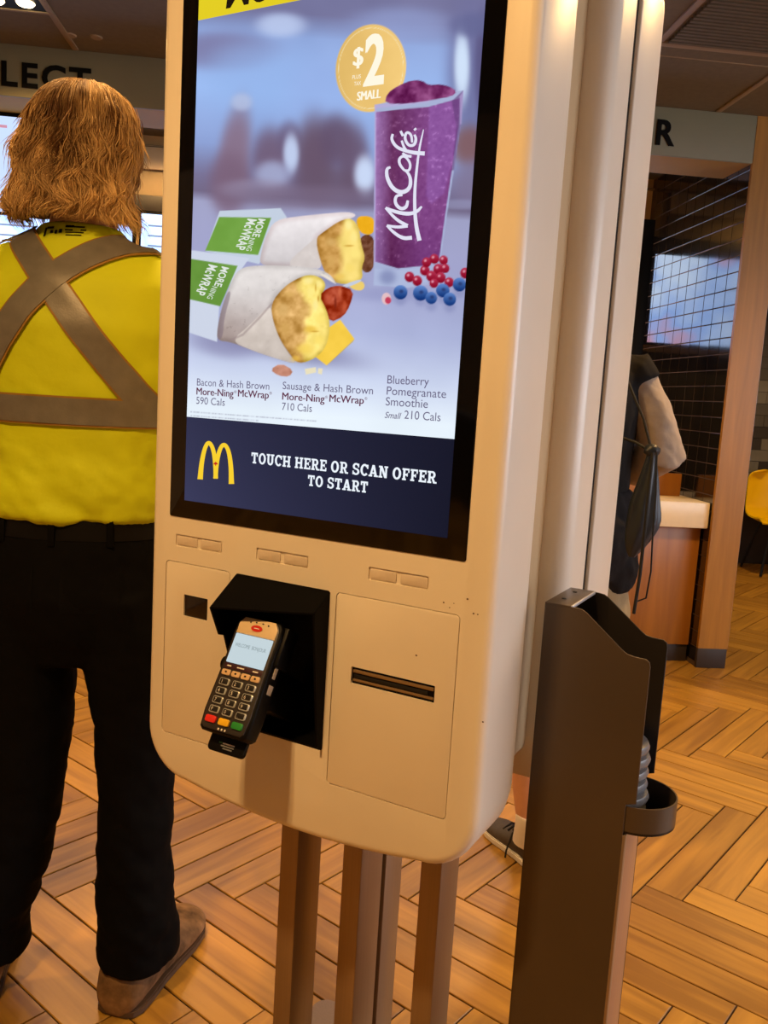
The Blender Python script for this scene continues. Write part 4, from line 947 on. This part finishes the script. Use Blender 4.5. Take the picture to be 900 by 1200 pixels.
ceiling_light(1.25+.35, 2.35, 'recessed twin downlight above the open floor beside the dispenser', 1.3)
ceiling_light(1.2, 4.75, 'recessed twin downlight behind the sign band over the counter', .55); ceiling_light(-.9, 4.75, 'recessed twin downlight behind the sign band near the menu boards', .45)
ceiling_light(3.4, 5.6, 'recessed twin downlight over the yellow chair', .9); ceiling_light(2.2, -.3, 'recessed twin downlight near the window wall', .7)
for a, b in ((-1.03, 3.81), (-.925, 3.805)):
    V, Fc = [], []; tube_into(V, Fc, [(0, 0, .001), (0, 0, -.005)], [.026, .022], 20); o = link('ceiling_cover', pd('ceiling_cover', V, Fc), m_cbar, None, rm(a, b, CZ)); tag(o, 'small round pale cover in the ceiling near the sign', 'ceiling cover', 'round ceiling covers')  # plain pale discs at two faint spots on the ceiling

# ================================================================== PEOPLE
def limb(V, Fc, pts, rads, n=14):
    """pts with (ra, rb) radii; ra across x, rb across the other direction"""
    pts = [np.asarray(p, float) for p in pts]; rings = []
    for i, p in enumerate(pts):
        t = pts[min(i+1, len(pts)-1)]-pts[max(i-1, 0)]; t /= np.linalg.norm(t)
        a = np.array([1., 0, 0]); a = a-t*(a@t)
        if np.linalg.norm(a) < .25: a = np.array([0, 1., 0]); a = a-t*(a@t)
        a /= np.linalg.norm(a); b = np.cross(t, a); r_ = rads[i] if hasattr(rads[i], '__len__') else (rads[i], rads[i])
        rings.append((p, a*r_[0], b*r_[1]))
    ring_loft(V, Fc, rings, n)
def hand(V, Fc, wrist, d, palm_n, side):
    """palm with four fingers and a thumb; d = pointing direction, palm_n = out of palm, side = thumb direction"""
    wrist, d, palm_n, side = [np.asarray(v, float) for v in (wrist, d, palm_n, side)]
    d /= np.linalg.norm(d); palm_n = palm_n-d*(palm_n@d); palm_n /= np.linalg.norm(palm_n); side = side-d*(side@d)-palm_n*(side@palm_n); side /= np.linalg.norm(side)
    ring_loft(V, Fc, [(wrist+d*t, side*w_, palm_n*h_) for t, w_, h_ in ((-.01, .028, .022), (.03, .038, .018), (.07, .042, .015), (.092, .040, .012))], 12)
    for k, ln in enumerate((.072, .082, .076, .060)):
        r0_ = wrist+d*.085+side*(.030-.020*k); b1 = r0_+d*ln*.45; b2 = b1+(d*.8+palm_n*.6)*ln*.32; b3 = b2+(d*.45+palm_n*.9)*ln*.28
        limb(V, Fc, [r0_-d*.012, b1, b2, b3], [.0095, .009, .0085, .007], 8)
    t0 = wrist+d*.02+side*.030; limb(V, Fc, [t0, t0+(d*.5+side*.8)*.032, t0+(d*.95+side*.75+palm_n*.25)*.052, t0+(d*1.4+side*.6+palm_n*.5)*.062], [.013, .012, .010, .008], 8)
def head_into(V, Fc, c, s=1., yaw=0.):
    c = np.asarray(c, float); V0 = len(V)
    ring_loft(V, Fc, hrings([(0, .006, -.115, .030, .030), (0, .008, -.105, .045, .055), (0, .004, -.075, .060, .078), (0, 0, -.04, .069, .090), (0, -.004, 0, .075, .097), (0, -.006, .04, .077, .099), (0, -.008, .075, .068, .088), (0, -.01, .10, .045, .06), (0, -.01, .112, .015, .02)]), 24)
    limb(V, Fc, [(0, .088, .012), (0, .104, -.022), (0, .112, -.034), (0, .094, -.044)], [.009, .012, .016, .010], 8)       # nose
    limb(V, Fc, [(-.024, .086, -.068), (0, .094, -.067), (.024, .086, -.068)], [.006, .008, .006], 8)                       # mouth
    for sx in (-1, 1): ring_loft(V, Fc, [((sx*.074, -.008, .0+dz), (.010, 0, 0), (0, ry, 0)) for dz, ry in ((-.034, .008), (-.015, .016), (.012, .020), (.030, .012))], 10)
    R_ = np.array(Matrix.Rotation(yaw, 3, 'Z'))
    for i in range(V0, len(V)): V[i] = c+R_@(np.asarray(V[i], float)*s)
def eyes(parent, c, s=1., yaw=0.):
    R_ = np.array(Matrix.Rotation(yaw, 3, 'Z'))
    for sx in (-1, 1):
        p = np.asarray(c, float)+R_@(np.array([sx*.031, .082, .004])*s); V, Fc = [], []; ellipsoid_into(V, Fc, p, (.012*s,)*3, 12, 8); link('eye', pd('eye', V, Fc), m_white, parent)
def add_shoe(name, parent, heel, toe, w_, hgt, m_up, m_so, sw=1.06):
    heel = np.array([heel[0], heel[1], 0.]); toe = np.array([toe[0], toe[1], 0.]); d = toe-heel; L_ = np.linalg.norm(d); d /= L_; s_ = np.array([d[1], -d[0], 0]); z = np.array([0, 0, 1.])
    def loft(rows):                                     # t, half width, z0, z1, side shift
        V, Fc = [], []; rings = []
        for t, hw, z0_, z1_, sh in rows: rings.append((heel+d*L_*t+s_*sh+z*(z0_+z1_)/2, s_*hw, z*(z1_-z0_)/2))
        ring_loft(V, Fc, rings, 20); return V, Fc
    V, Fc = loft([(.0, .018, .0, .045, 0), (.02, w_*.70, .0, .075, 0), (.10, w_*.88, 0, hgt, 0), (.22, w_*.92, 0, hgt*1.12, 0), (.36, w_*.90, 0, hgt*1.02, 0), (.52, w_*.96, 0, hgt*.80, 0), (.70, w_*1.02, 0, hgt*.64, 0), (.84, w_*.98, 0, hgt*.56, 0), (.94, w_*.76, 0, hgt*.47, 0), (.99, w_*.40, .004, hgt*.34, 0), (1.0, w_*.15, .008, hgt*.25, 0)])
    up = link(name, remeshed(V, Fc, .006, 5), m_up, parent, ang=80)
    P = []
    for t, hw in [(a, b*sw) for a, b in ((.01, .40), (.03, .66), (.09, .84), (.2, .88), (.36, .86), (.52, .92), (.7, 1.02), (.84, .98), (.93, .78), (.98, .46), (.995, .18))]: P.append((t, hw*w_))
    bm = bmesh.new(); pts = [heel+d*L_*t+s_*hw for t, hw in P]+[heel+d*L_*t-s_*hw for t, hw in P[::-1]]
    a = [bm.verts.new(p+z*.0005) for p in pts]; b = [bm.verts.new(p+z*.018) for p in pts]; f0 = bm.faces.new(a[::-1]); f1 = bm.faces.new(b)
    for i in range(len(pts)): bm.faces.new((a[i], a[(i+1) % len(pts)], b[(i+1) % len(pts)], b[i]))
    bmesh.ops.recalc_face_normals(bm, faces=bm.faces); bmesh.ops.bevel(bm, geom=list(f1.edges)+list(f0.edges), offset=.003, segments=2, affect='EDGES')
    link('sole', bm_mesh(bm), m_so, up); return up, heel, d, s_, L_

# ---- worker in hi-vis shirt, seen from behind
man = empty('person', (-.60, 1.66, 0)); tag(man, 'person in yellow hi-vis shirt with grey cross tape and black trousers, seen from behind', 'person')
V, Fc = [], []
ring_loft(V, Fc, hrings([(0, 0, .80, .13, .10), (0, 0, .92, .165, .115), (0, 0, 1.05, .155, .105), (0, -.005, 1.22, .165, .112), (0, -.005, 1.36, .18, .11), (0, 0, 1.44, .165, .09), (0, .005, 1.49, .07, .06), (0, .01, 1.56, .058, .06)]), 22)
head_into(V, Fc, (0, .02, 1.655))
for sx, ank in ((1, (.145, -.04)), (-1, (-.160, -.05))):
    limb(V, Fc, [(sx*.085, 0, .90), (sx*.10, .0, .70), (sx*.105, .01, .50), (sx*.12, -.01, .33), (ank[0], ank[1], .10), (ank[0], ank[1], .05)], [(.085, .09), (.075, .08), (.056, .06), (.055, .06), (.04, .045), (.04, .045)])
    limb(V, Fc, [(sx*.165, 0, 1.43), (sx*.215, -.005, 1.32), (sx*.25, .01, 1.16), (sx*.235, .12, 1.10), (sx*.20, .235, 1.06)], [.058, .052, .044, .040, .030])
    hand(V, Fc, (sx*.197, .245, 1.057), (-sx*.15, 1, -.1), (-sx*.6, 0, -1), (-sx*1, .2, .6))
link('body', remeshed(V, Fc, .0075, 3), m_skin, man, ang=80); eyes(man, (0, .02, 1.655))
# trousers
def wrinkle(me, amp, s_, seed, zr=None):
    co = np.empty(len(me.vertices)*3); me.vertices.foreach_get('co', co); co = co.reshape(-1, 3)
    nr = np.empty(len(me.vertices)*3); me.vertices.foreach_get('normal', nr); nr = nr.reshape(-1, 3)
    th = np.arctan2(co[:, 1], co[:, 0])
    d_ = vnoise(co[:, 0]*1.0+co[:, 1]*.7+5, co[:, 2]*1.6+co[:, 0]*.8+5, s_, seed, 3)*2*amp
    if zr is not None: d_ = d_*np.interp(co[:, 2], [z for z, _ in zr], [v for _, v in zr])
    co = co+nr*d_[:, None]; me.vertices.foreach_set('co', co.ravel()); me.update(); return me
V, Fc = [], []
ring_loft(V, Fc, hrings([(0, 0, .70, .10, .10), (0, -.002, .76, .165, .125), (0, -.006, .84, .188, .140), (0, -.004, .93, .183, .135), (0, 0, 1.005, .176, .125)]), 24)
limb(V, Fc, [(.092, -.004, .84), (.112, 0, .70), (.124, .0, .57), (.128, -.01, .42), (.134, -.03, .28), (.146, -.038, .16), (.148, -.035, .085)], [(.092, .125), (.092, .112), (.084, .098), (.074, .088), (.074, .086), (.080, .090), (.082, .096)], 18)
limb(V, Fc, [(-.092, -.004, .84), (-.094, 0, .70), (-.092, .0, .57), (-.10, -.01, .42), (-.118, -.03, .28), (-.158, -.045, .16), (-.166, -.045, .085)], [(.090, .125), (.088, .112), (.083, .098), (.078, .088), (.076, .086), (.080, .090), (.082, .094)], 18)
tm = wrinkle(remeshed(V, Fc, .008, 4), .006, .05, 5, [(.05, 1.6), (.3, 1.2), (.6, .7), (1.0, .4)]); tro = link('trousers', tm, m_trouser, man, ang=80)
def seam(name, pts, wid, material, bvh, parent, off=.0012):
    V, Fc = [], []
    for x, z in pts:
        for dx in (-wid/2, wid/2):
            h_ = bvh.ray_cast(Vector((x+dx, -1.5, z)), Vector((0, 1, 0)))
            y = h_[0].y if h_[0] is not None else 0; V.append((x+dx, y-off, z))
    Fc = [(2*i, 2*i+1, 2*i+3, 2*i+2) for i in range(len(pts)-1)]; return link(name, pd(name, V, Fc), material, parent, smooth=True)
def bvh_of(me): return BVHTree.FromPolygons([v.co.copy() for v in me.vertices], [tuple(p.vertices) for p in me.polygons])
tb = bvh_of(tm)
seam('pocket', [(.07+.0, .90), (.07, .88), (.07, .86), (.07, .84), (.07, .82)], .105, mat('trouser_pocket', (11, 11, 13), .85, spec=.08, var=.2, scale=20), tb, tro); seam('pocket', [(-.085, .90), (-.085, .88), (-.085, .86), (-.085, .84), (-.085, .82)], .105, MATS['trouser_pocket'], tb, tro)
V, Fc = [], []; ring_loft(V, Fc, hrings([(0, -.001, .955, .184, .134), (0, -.001, .995, .181, .131)]), 36, cap=False)
ring_loft(V, Fc, hrings([(0, -.001, .995, .175, .125), (0, -.001, .955, .178, .128)]), 36, cap=False); link('belt', pd('belt', V, Fc), m_belt, man)
for x in (-.10, 0, .10):
    yb = -.134*math.sqrt(max(0, 1-(x/.184)**2)); box('belt_loop', (x-.006, yb-.006, .945), (x+.006, yb+.004, 1.0), m_trouser, man, .001)
# shirt
V, Fc = [], []
ring_loft(V, Fc, hrings([(0, 0, .985, .192, .142), (0, 0, 1.03, .198, .146), (0, -.002, 1.10, .192, .138), (0, -.006, 1.22, .196, .138), (0, -.012, 1.34, .207, .138), (0, -.010, 1.42, .205, .120), (0, -.004, 1.47, .165, .095), (0, .0, 1.505, .095, .078), (0, .004, 1.53, .072, .072)]), 30)
for sx in (1, -1): limb(V, Fc, [(sx*.12, -.005, 1.44), (sx*.185, -.004, 1.425), (sx*.222, -.006, 1.34), (sx*.252, 0, 1.22), (sx*.262, .01, 1.15)], [.062, .075, .072, .066, .064], 16)
sm = wrinkle(remeshed(V, Fc, .008, 5), .004, .06, 9, [(.98, 2.8), (1.1, 1.8), (1.25, .6), (1.5, .3)]); sh_o = link('shirt', sm, m_vest, man, ang=80)
sb = bvh_of(sm)
def strap(name, path, wid, off, material, parent):
    """tape laid on the back of the shirt along a path in (x, z)"""
    P = np.array(path, float)
    for _ in range(3):
        Q = [P[0]]
        for i in range(len(P)-1): Q += [.75*P[i]+.25*P[i+1], .25*P[i]+.75*P[i+1]]
        Q.append(P[-1]); P = np.array(Q)
    T = np.gradient(P, axis=0); T /= np.linalg.norm(T, axis=1)[:, None]; N = np.stack([-T[:, 1], T[:, 0]], 1); V = []; nw = 7; last = 0
    for i in range(len(P)):
        for k in range(nw):
            q = P[i]+N[i]*wid*(k/(nw-1)-.5); h_ = sb.ray_cast(Vector((q[0], -1.5, q[1])), Vector((0, 1, 0)))
            if h_[0] is not None and h_[1].y < -.25: V.append(tuple(h_[0]+h_[1]*off))
            else:
                h_ = sb.find_nearest(Vector((q[0], -.03, q[1]))); V.append(tuple(h_[0]+h_[1]*off))
    Fc = [(i*nw+k, i*nw+k+1, (i+1)*nw+k+1, (i+1)*nw+k) for i in range(len(P)-1) for k in range(nw-1)]
    o = bpy.data.objects.new('tmp', pd(name, V, Fc)); COL.objects.link(o); md = o.modifiers.new('s', 'SOLIDIFY'); md.thickness = .0016; me = evaluated(o); bpy.data.objects.remove(o)
    return link(name, me, material, parent, ang=60)
def mx(px_, py_, Yd=1.535):
    p = at_depth(px_, py_, Yd); return (p[0]+.60, p[2])
for nm, wid, off, mt in (('tape_border', .053, .003, m_stitch), ('reflective_tape', .046, .0045, m_tape)):
    strap(nm, [mx(-40, 218), mx(10, 272), mx(58, 328), mx(110, 400), mx(150, 455), mx(172, 488)], wid, off, mt, sh_o)
    strap(nm, [mx(215, 268), mx(170, 270), mx(120, 282), mx(58, 328), mx(20, 372), mx(-15, 425), mx(-40, 485)], wid, off+.0012, mt, sh_o)
    V = []; nA = 72; zc = mx(90, 482)[1]
    for i in range(nA):
        a = 2*math.pi*i/nA; dv = Vector((math.cos(a), math.sin(a), 0))
        for dz in np.linspace(-wid/2, wid/2, 5):
            org = Vector((0, -.005, zc+dz)); h_ = sb.ray_cast(org, dv); r_ = (h_[0]-org).length if h_[0] is not None else .2
            r_ = min(r_, .205); V.append(tuple(org+dv*(r_+off+.002)))
    Fc = [(i*5+k, ((i+1) % nA)*5+k, ((i+1) % nA)*5+k+1, i*5+k+1) for i in range(nA) for k in range(4)]
    link(nm, pd(nm, V, Fc), mt, sh_o, ang=60)
# collar print: two small dark marks
def shirt_mark(P, off=.0016):
    V = []
    for x, z in P:
        h_ = sb.ray_cast(Vector((x, -1.5, z)), Vector((0, 1, 0))); V.append((x, (h_[0].y if h_[0] is not None else -.07)-off, z))
    return V
V, Fc = [], []
for x0p, y0p, x1p, y1p in [(44, 262, 47, 274), (47, 261, 56, 264), (52, 266, 56, 270), (58, 266, 61, 271), (63, 265, 67, 270), (70, 260, 80, 263), (70, 265, 94, 267), (71, 268.5, 92, 270), (72, 272, 90, 273.5), (80, 261, 92, 263)]:
    q = [mx(x0p, y0p, 1.56), mx(x1p, y0p, 1.56), mx(x1p, y1p, 1.56), mx(x0p, y1p, 1.56)]; n = len(V); V += shirt_mark(q); Fc.append((n, n+1, n+2, n+3))
link('collar_print', pd('collar_print', V, Fc), m_letter, sh_o, smooth=False)
# shoes
add_shoe('shoe', man, (.125, -.125), (.205, .205), .062, .118, m_shoe, m_sole, .97); add_shoe('shoe', man, (-.155, -.140), (-.235, .18), .062, .118, m_shoe, m_sole, .97)
# hair: full wavy mass with loose strands
HP = [(1.790, .004), (1.786, .030), (1.775, .056), (1.755, .078), (1.73, .091), (1.70, .097), (1.67, .099), (1.64, .103), (1.61, .110), (1.58, .116), (1.555, .117), (1.53, .112), (1.515, .105)]
HZ = np.array([z for z, _ in HP][::-1]); HRr = np.array([r_ for _, r_ in HP][::-1])
ZS = [1.50, 1.54, 1.57, 1.60, 1.63, 1.66, 1.70, 1.73, 1.755, 1.775, 1.786, 1.79]
def hair_r(z, a):                                       # silhouette radius: back profile, left and right lobes
    z = np.asarray(z, float); a = np.asarray(a, float); r_ = np.interp(z, HZ, HRr); c = np.cos(a)
    lf_ = np.interp(z, ZS, [.120, .126, .134, .116, .120, .126, .104, .096, .082, .060, .034, .004]); rt_ = np.interp(z, ZS, [.118, .118, .102, .096, .095, .099, .100, .095, .082, .060, .034, .004])
    wl_ = np.clip(-c, 0, 1)**2; wr_ = np.clip(c, 0, 1)**2; r_ = r_*(1-wl_-wr_)+np.minimum(lf_, r_+.03)*wl_+np.minimum(rt_, r_+.03)*wr_
    return r_
def hair_cx(z): return np.interp(z, [1.50, 1.56, 1.66, 1.79], [-.008, -.008, 0, .004])
def hair_wave(z): return np.interp(z, [1.52, 1.60, 1.68, 1.75], [1., 1., .6, .06])
def hair_lump(z, a): return hair_wave(z)*(.030*vnoise((np.cos(a)+1.3)*5+np.sin(a)*2.1+7, z*26+np.sin(a)*3+9, 1., 141, 2)+.010*vnoise(a*4+20, z*60+20, 1., 151, 1))
def hair_front(r_, a, z):                               # clear the face
    sy = np.sin(a); return np.where((sy < 0) | (z > 1.70), r_, r_*np.clip(1-.75*sy*np.clip((1.70-z)/.04, 0, 1), .2, 1))
nA = 96; zl = np.linspace(1.788, 1.548, 60); AA, ZL = np.meshgrid(np.arange(nA)*2*math.pi/nA, zl)
rb = hair_r(ZL, AA)*.925+hair_lump(ZL, AA)*.9; ryb = hair_front(rb, AA, ZL)
V = np.stack([hair_cx(ZL)+rb*np.cos(AA), ryb*np.sin(AA), ZL], -1).reshape(-1, 3)
Fc = [(i*nA+k, i*nA+(k+1) % nA, (i+1)*nA+(k+1) % nA, (i+1)*nA+k) for i in range(len(zl)-1) for k in range(nA)]; Fc.append(tuple(range(nA)))
m_hairb = mat('hair_base', (128, 86, 44), .8, spec=.2, var=.35, scale=30, bump=.3, bscale=60, stretch=(1, 1, .35))
hairo = link('hair', pd('hair', V, Fc), m_hairb, man, ang=80)
M = bpy.data.materials.new('hair_strands'); M.use_nodes = True; nt = M.node_tree; b = nt.nodes['Principled BSDF']; an = nt.nodes.new('ShaderNodeAttribute'); an.attribute_name = 'Col'; nt.links.new(an.outputs['Color'], b.inputs['Base Color']); b.inputs['Roughness'].default_value = .55; b.inputs['Specular IOR Level'].default_value = .3
NS, NP = 11000, 10
a0 = rng.uniform(0, 2*math.pi, NS); fl2 = (np.sin(a0) > .35) & (rng.random(NS) < .8); a0 = np.where(fl2, -a0, a0)
pick = rng.random(NS)
zs0 = np.where(pick < .4, rng.uniform(1.71, 1.787, NS), np.where(pick < .8, rng.uniform(1.60, 1.74, NS), rng.uniform(1.56, 1.64, NS)))
ze = np.maximum(zs0-rng.uniform(.05, .13, NS), rng.uniform(1.522, 1.552, NS))
t = np.linspace(0, 1, NP)[None]; z = zs0[:, None]+(ze-zs0)[:, None]*t
wv = hair_wave(z); aa = a0[:, None]*np.ones_like(z)
aa = aa+wv*(.62*vnoise(aa*2.1+3, z*24+aa*.8+3, 1., 201, 2)+.18*vnoise(aa*6+3, z*50+3, 1., 211, 1))+rng.normal(0, .03, NS)[:, None]*t
r_ = hair_r(z, aa)*.935+hair_lump(z, aa)+np.abs(rng.normal(0, .0035, NS))[:, None]+(rng.random(NS) < .07)[:, None]*t**2*rng.uniform(.004, .024, NS)[:, None]
PT = np.stack([hair_cx(z)+r_*np.cos(aa), hair_front(r_, aa, z)*np.sin(aa), z], -1)
T = np.gradient(PT, axis=1); T /= np.linalg.norm(T, axis=-1, keepdims=True)+1e-9
rad_ = np.stack([np.cos(aa), np.sin(aa), np.zeros_like(aa)], -1); B1 = np.cross(T, rad_); B1 /= np.linalg.norm(B1, axis=-1, keepdims=True)+1e-9; B2 = np.cross(B1, T)
wd = rng.uniform(.00045, .00105, NS)[:, None, None]*np.array([.7]+[1]*(NP-3)+[.6, .1])[None, :, None]
V = np.stack([PT+wd*(B1*math.cos(2*math.pi*k/3)+B2*math.sin(2*math.pi*k/3)) for k in range(3)], 2).reshape(-1, 3)
sb0 = (np.arange(NS)*NP*3)[:, None, None]+(np.arange(NP-1)*3)[None, :, None]; k3 = np.arange(3)[None, None, :]
Fc = np.stack([sb0+k3, sb0+(k3+1) % 3, sb0+3+(k3+1) % 3, sb0+3+k3], -1).reshape(-1, 4).tolist()
tone = np.clip(np.interp(z, [1.52, 1.60, 1.70, 1.79], [.72, .58, .34, .30])+.25*np.abs(np.cos(aa))**2+vnoise(aa*3+2, z*14+2, 1., 77, 2)*1.3+rng.normal(0, .16, NS)[:, None], 0, 1)[..., None]
Cc = lin((96, 60, 28))*(1-tone)+lin((226, 188, 132))*tone; Cc = np.repeat(np.concatenate([Cc, np.ones_like(tone)], -1)[:, :, None, :], 3, 2).reshape(-1, 4)
me = pd('hair_strands', V, Fc); ca = me.attributes.new('Col', 'FLOAT_COLOR', 'POINT'); ca.data.foreach_set('color', np.array(Cc, np.float32).ravel())
link('hair_strands', me, M, hairo, ang=180)

# ---- person behind the kiosk, facing away
pB = empty('person', (.50, 2.34, 0)); tag(pB, 'person in black tee with hoodie around the waist, standing behind the kiosk', 'person')
V, Fc = [], []
ring_loft(V, Fc, hrings([(0, 0, .78, .13, .11), (0, 0, .88, .165, .12), (0, 0, 1.0, .145, .10), (0, -.005, 1.15, .15, .105), (0, -.005, 1.28, .165, .10), (0, 0, 1.36, .15, .085), (0, .005, 1.41, .065, .06), (0, .01, 1.47, .055, .055)]), 20)
head_into(V, Fc, (0, .02, 1.56), .97, .4)
RA = [(.145, 0, 1.355), (.19, -.01, 1.27), (.240, -.03, 1.15), (.205, .08, 1.10), (.150, .19, 1.10)]
LA = [(-.145, 0, 1.355), (-.19, .01, 1.24), (-.20, .03, 1.12), (-.17, .15, 1.08), (-.14, .24, 1.10)]
limb(V, Fc, RA, [.050, .046, .040, .034, .026]); hand(V, Fc, RA[-1], (-.4, 1, .1), (-.6, 0, -1), (-1, 0, .5))
limb(V, Fc, LA, [.050, .046, .040, .034, .026]); hand(V, Fc, LA[-1], (.2, 1, .1), (.6, 0, -1), (1, 0, .5))
limb(V, Fc, [(.085, 0, .86), (.10, .01, .66), (.105, .02, .47), (.11, .01, .30), (.12, 0, .10), (.12, 0, .05)], [(.085, .09), (.078, .08), (.056, .06), (.056, .06), (.037, .042), (.038, .042)])
limb(V, Fc, [(-.085, 0, .86), (-.09, .0, .66), (-.075, -.03, .47), (-.06, -.08, .30), (-.045, -.125, .10), (-.045, -.125, .05)], [(.085, .09), (.078, .08), (.056, .06), (.056, .06), (.037, .042), (.038, .042)])
link('body', remeshed(V, Fc, .0075, 3), m_skin, pB, ang=80); eyes(pB, (0, .02, 1.56), .97, .4)
V, Fc = [], []
ring_loft(V, Fc, hrings([(0, 0, .93, .178, .132), (0, 0, 1.0, .166, .124), (0, -.004, 1.12, .164, .122), (0, -.006, 1.25, .176, .118), (0, -.004, 1.33, .172, .104), (0, 0, 1.385, .135, .085), (0, .003, 1.43, .068, .066)]), 26)
for L_ in (RA, LA): limb(V, Fc, [(L_[0][0]*.75, 0, 1.36), L_[0], (np.array(L_[0])*.6+np.array(L_[1])*.4)], [.056, .066, .068], 14)
link('tee', wrinkle(remeshed(V, Fc, .007, 3), .003, .05, 15), m_tee, pB, ang=80)
V, Fc = [], []; limb(V, Fc, [np.array(RA[0])*.75+np.array(RA[1])*.25+np.array([.004, 0, 0]), RA[1], np.array(RA[1])*.5+np.array(RA[2])*.5, RA[2], np.array(RA[3])+np.array([0, 0, -.004]), np.array(RA[3])*.4+np.array(RA[4])*.6], [.054, .058, .060, .066, .056, .046], 16)
link('sleeve', wrinkle(remeshed(V, Fc, .007, 4), .004, .045, 25), m_sleeve, pB, ang=80)
V, Fc = [], []; limb(V, Fc, [np.array(LA[0])*.4+np.array(LA[1])*.6, LA[1], LA[2], LA[3]], [.052, .054, .052, .044], 16); link('sleeve', wrinkle(remeshed(V, Fc, .007, 4), .006, .035, 26), m_sleeve, pB, ang=80)
V, Fc = [], []; ring_loft(V, Fc, hrings([(0, 0, .80, .182, .145), (0, -.004, .88, .198, .158), (0, -.004, .95, .198, .156), (0, 0, 1.01, .182, .140), (0, 0, 1.04, .172, .130)]), 26)
limb(V, Fc, [(.11, -.02, .92), (.125, -.02, .82), (.13, -.02, .76)], [.075, .085, .07], 14); limb(V, Fc, [(-.10, -.02, .92), (-.11, -.02, .82), (-.11, -.02, .74)], [.075, .085, .06], 14)
link('hoodie', wrinkle(remeshed(V, Fc, .008, 3), .008, .06, 35), m_short, pB, ang=80)
V, Fc = [], []; ring_loft(V, Fc, hrings([(0, 0, .74, .12, .10), (0, 0, .80, .165, .125), (0, 0, .90, .17, .125)]), 22)
limb(V, Fc, [(.09, 0, .84), (.112, .008, .70), (.118, .015, .60)], [(.088, .105), (.092, .10), (.094, .10)], 16); limb(V, Fc, [(-.085, 0, .84), (-.09, .0, .70), (-.084, -.01, .60)], [(.088, .105), (.09, .10), (.092, .10)], 16)
link('shorts', wrinkle(remeshed(V, Fc, .008, 3), .005, .05, 45), m_khaki, pB, ang=80)
for (ax_, ay_) in ((.12, 0), (-.045, -.125)):
    V, Fc = [], []; ring_loft(V, Fc, hrings([(ax_, ay_, .06, .046, .052), (ax_, ay_, .10, .043, .048), (ax_, ay_, .135, .043, .048), (ax_, ay_, .14, .040, .045)]), 18); link('sock', pd('sock', V, Fc), m_sock, pB)
s1 = add_shoe('sneaker', pB, (.125, -.075), (.10, .205), .046, .085, m_sneak, m_white); s2 = add_shoe('sneaker', pB, (.0, -.185), (-.130, .055), .046, .085, m_sneak, m_white)
for up, heel, d, sd_, L_ in (s1, s2):
    for t, hgt in ((.46, .080), (.54, .070), (.62, .062)): tube('lace', [heel+d*L_*t+sd_*x+np.array([0, 0, hgt+.004-abs(x)*.45]) for x in (-.03, -.015, 0, .015, .03)], .003, m_cord, up, 6)
    tube('lace', [heel+d*L_*.46+np.array([0, 0, .085]), heel+d*L_*.44-sd_*.035+np.array([0, 0, .065]), heel+d*L_*.42-sd_*.056+np.array([0, 0, .02]), heel+d*L_*.40-sd_*.062+np.array([0, 0, .004])], .0028, m_cord, up, 6)
# short dark hair
V, Fc = [], []; ring_loft(V, Fc, hrings([(0, -.01, 1.50, .068, .070), (0, -.012, 1.56, .082, .092), (0, -.012, 1.61, .086, .100), (0, -.014, 1.65, .074, .088), (0, -.014, 1.68, .045, .055), (0, -.014, 1.69, .012, .015)]), 22)
V = [np.array((x, y if y < .055 or z > 1.62 else .055-(y-.055)*.3, z)) for x, y, z in V]; link('hair', wrinkle(remeshed(V, Fc, .007, 2), .006, .02, 55), mat('dark_brown_hair', (44, 30, 22), .6, var=.4, scale=60, bump=.3, bscale=90), pB, ang=80)

# ---- drawstring bag hanging on that person's back
kp = at_depth(764, 530, 2.120); bagp = empty('drawstring_bag', (kp[0], kp[1], 0)); tag(bagp, 'limp navy drawstring bag hanging on the back of the person behind the kiosk', 'bag')
kz = kp[2]; V, Fc = [], []
rows = [(.0, .010, .010), (.02, .013, .012), (.05, .020, .018), (.09, .028, .022), (.13, .036, .028), (.17, .042, .032), (.205, .038, .030), (.24, .025, .022), (.265, .008, .008)]
n = 28; shx = [0, 0, 0, -.002, -.006, -.002, -.010, -.020, -.024]
for j, (dz, rx, ry) in enumerate(rows):
    for i in range(n):
        a = 2*math.pi*i/n; pl = 1+(.16*math.sin(a*7+j*.5)*(1 if dz < .2 else .5))
        V.append((shx[j]+rx*pl*math.cos(a), ry*pl*math.sin(a), kz-dz))
for j in range(len(rows)-1):
    for i in range(n): a = j*n+i; b = j*n+(i+1) % n; Fc.append((a, b, b+n, a+n))
Fc.append(tuple(range(n))); Fc.append(tuple((len(rows)-1)*n+k for k in range(n))[::-1])
so = bpy.data.objects.new('tmp', pd('sack', V, Fc)); COL.objects.link(so); md = so.modifiers.new('s', 'SUBSURF'); md.levels = 1; me = evaluated(so); bpy.data.objects.remove(so); link('sack', me, m_bag, bagp, ang=80)
V, Fc = [], []; ellipsoid_into(V, Fc, (0, 0, kz+.004), (.020, .018, .016), 14, 8); link('knot', wrinkle(pd('knot', V, Fc), .004, .01, 65), m_bag, bagp)
tube('cord', [(-.004, -.02, kz), (-.014, -.05, kz-.10), (-.016, -.058, kz-.20), (-.014, -.05, kz-.30), (-.018, -.045, kz-.40)], .0045, m_cord, bagp, 8)
tube('cord', [(.006, -.02, kz), (.004, -.052, kz-.10), (.004, -.060, kz-.20), (.012, -.05, kz-.29), (.010, -.04, kz-.36), (-.012, -.04, kz-.37)], .0022, m_cord, bagp, 6)
tube('cord', [(.0, 0, kz), (-.020, .03, kz+.08), (-.05, .075, kz+.16), (-.075, .11, kz+.235), (-.085, .16, kz+.27), (-.085, .22, kz+.285)], .0035, m_cord, bagp, 8); tube('cord', [(.0, 0, kz), (-.03, .04, kz+.02), (-.06, .075, kz+.03)], .0035, m_cord, bagp, 8)
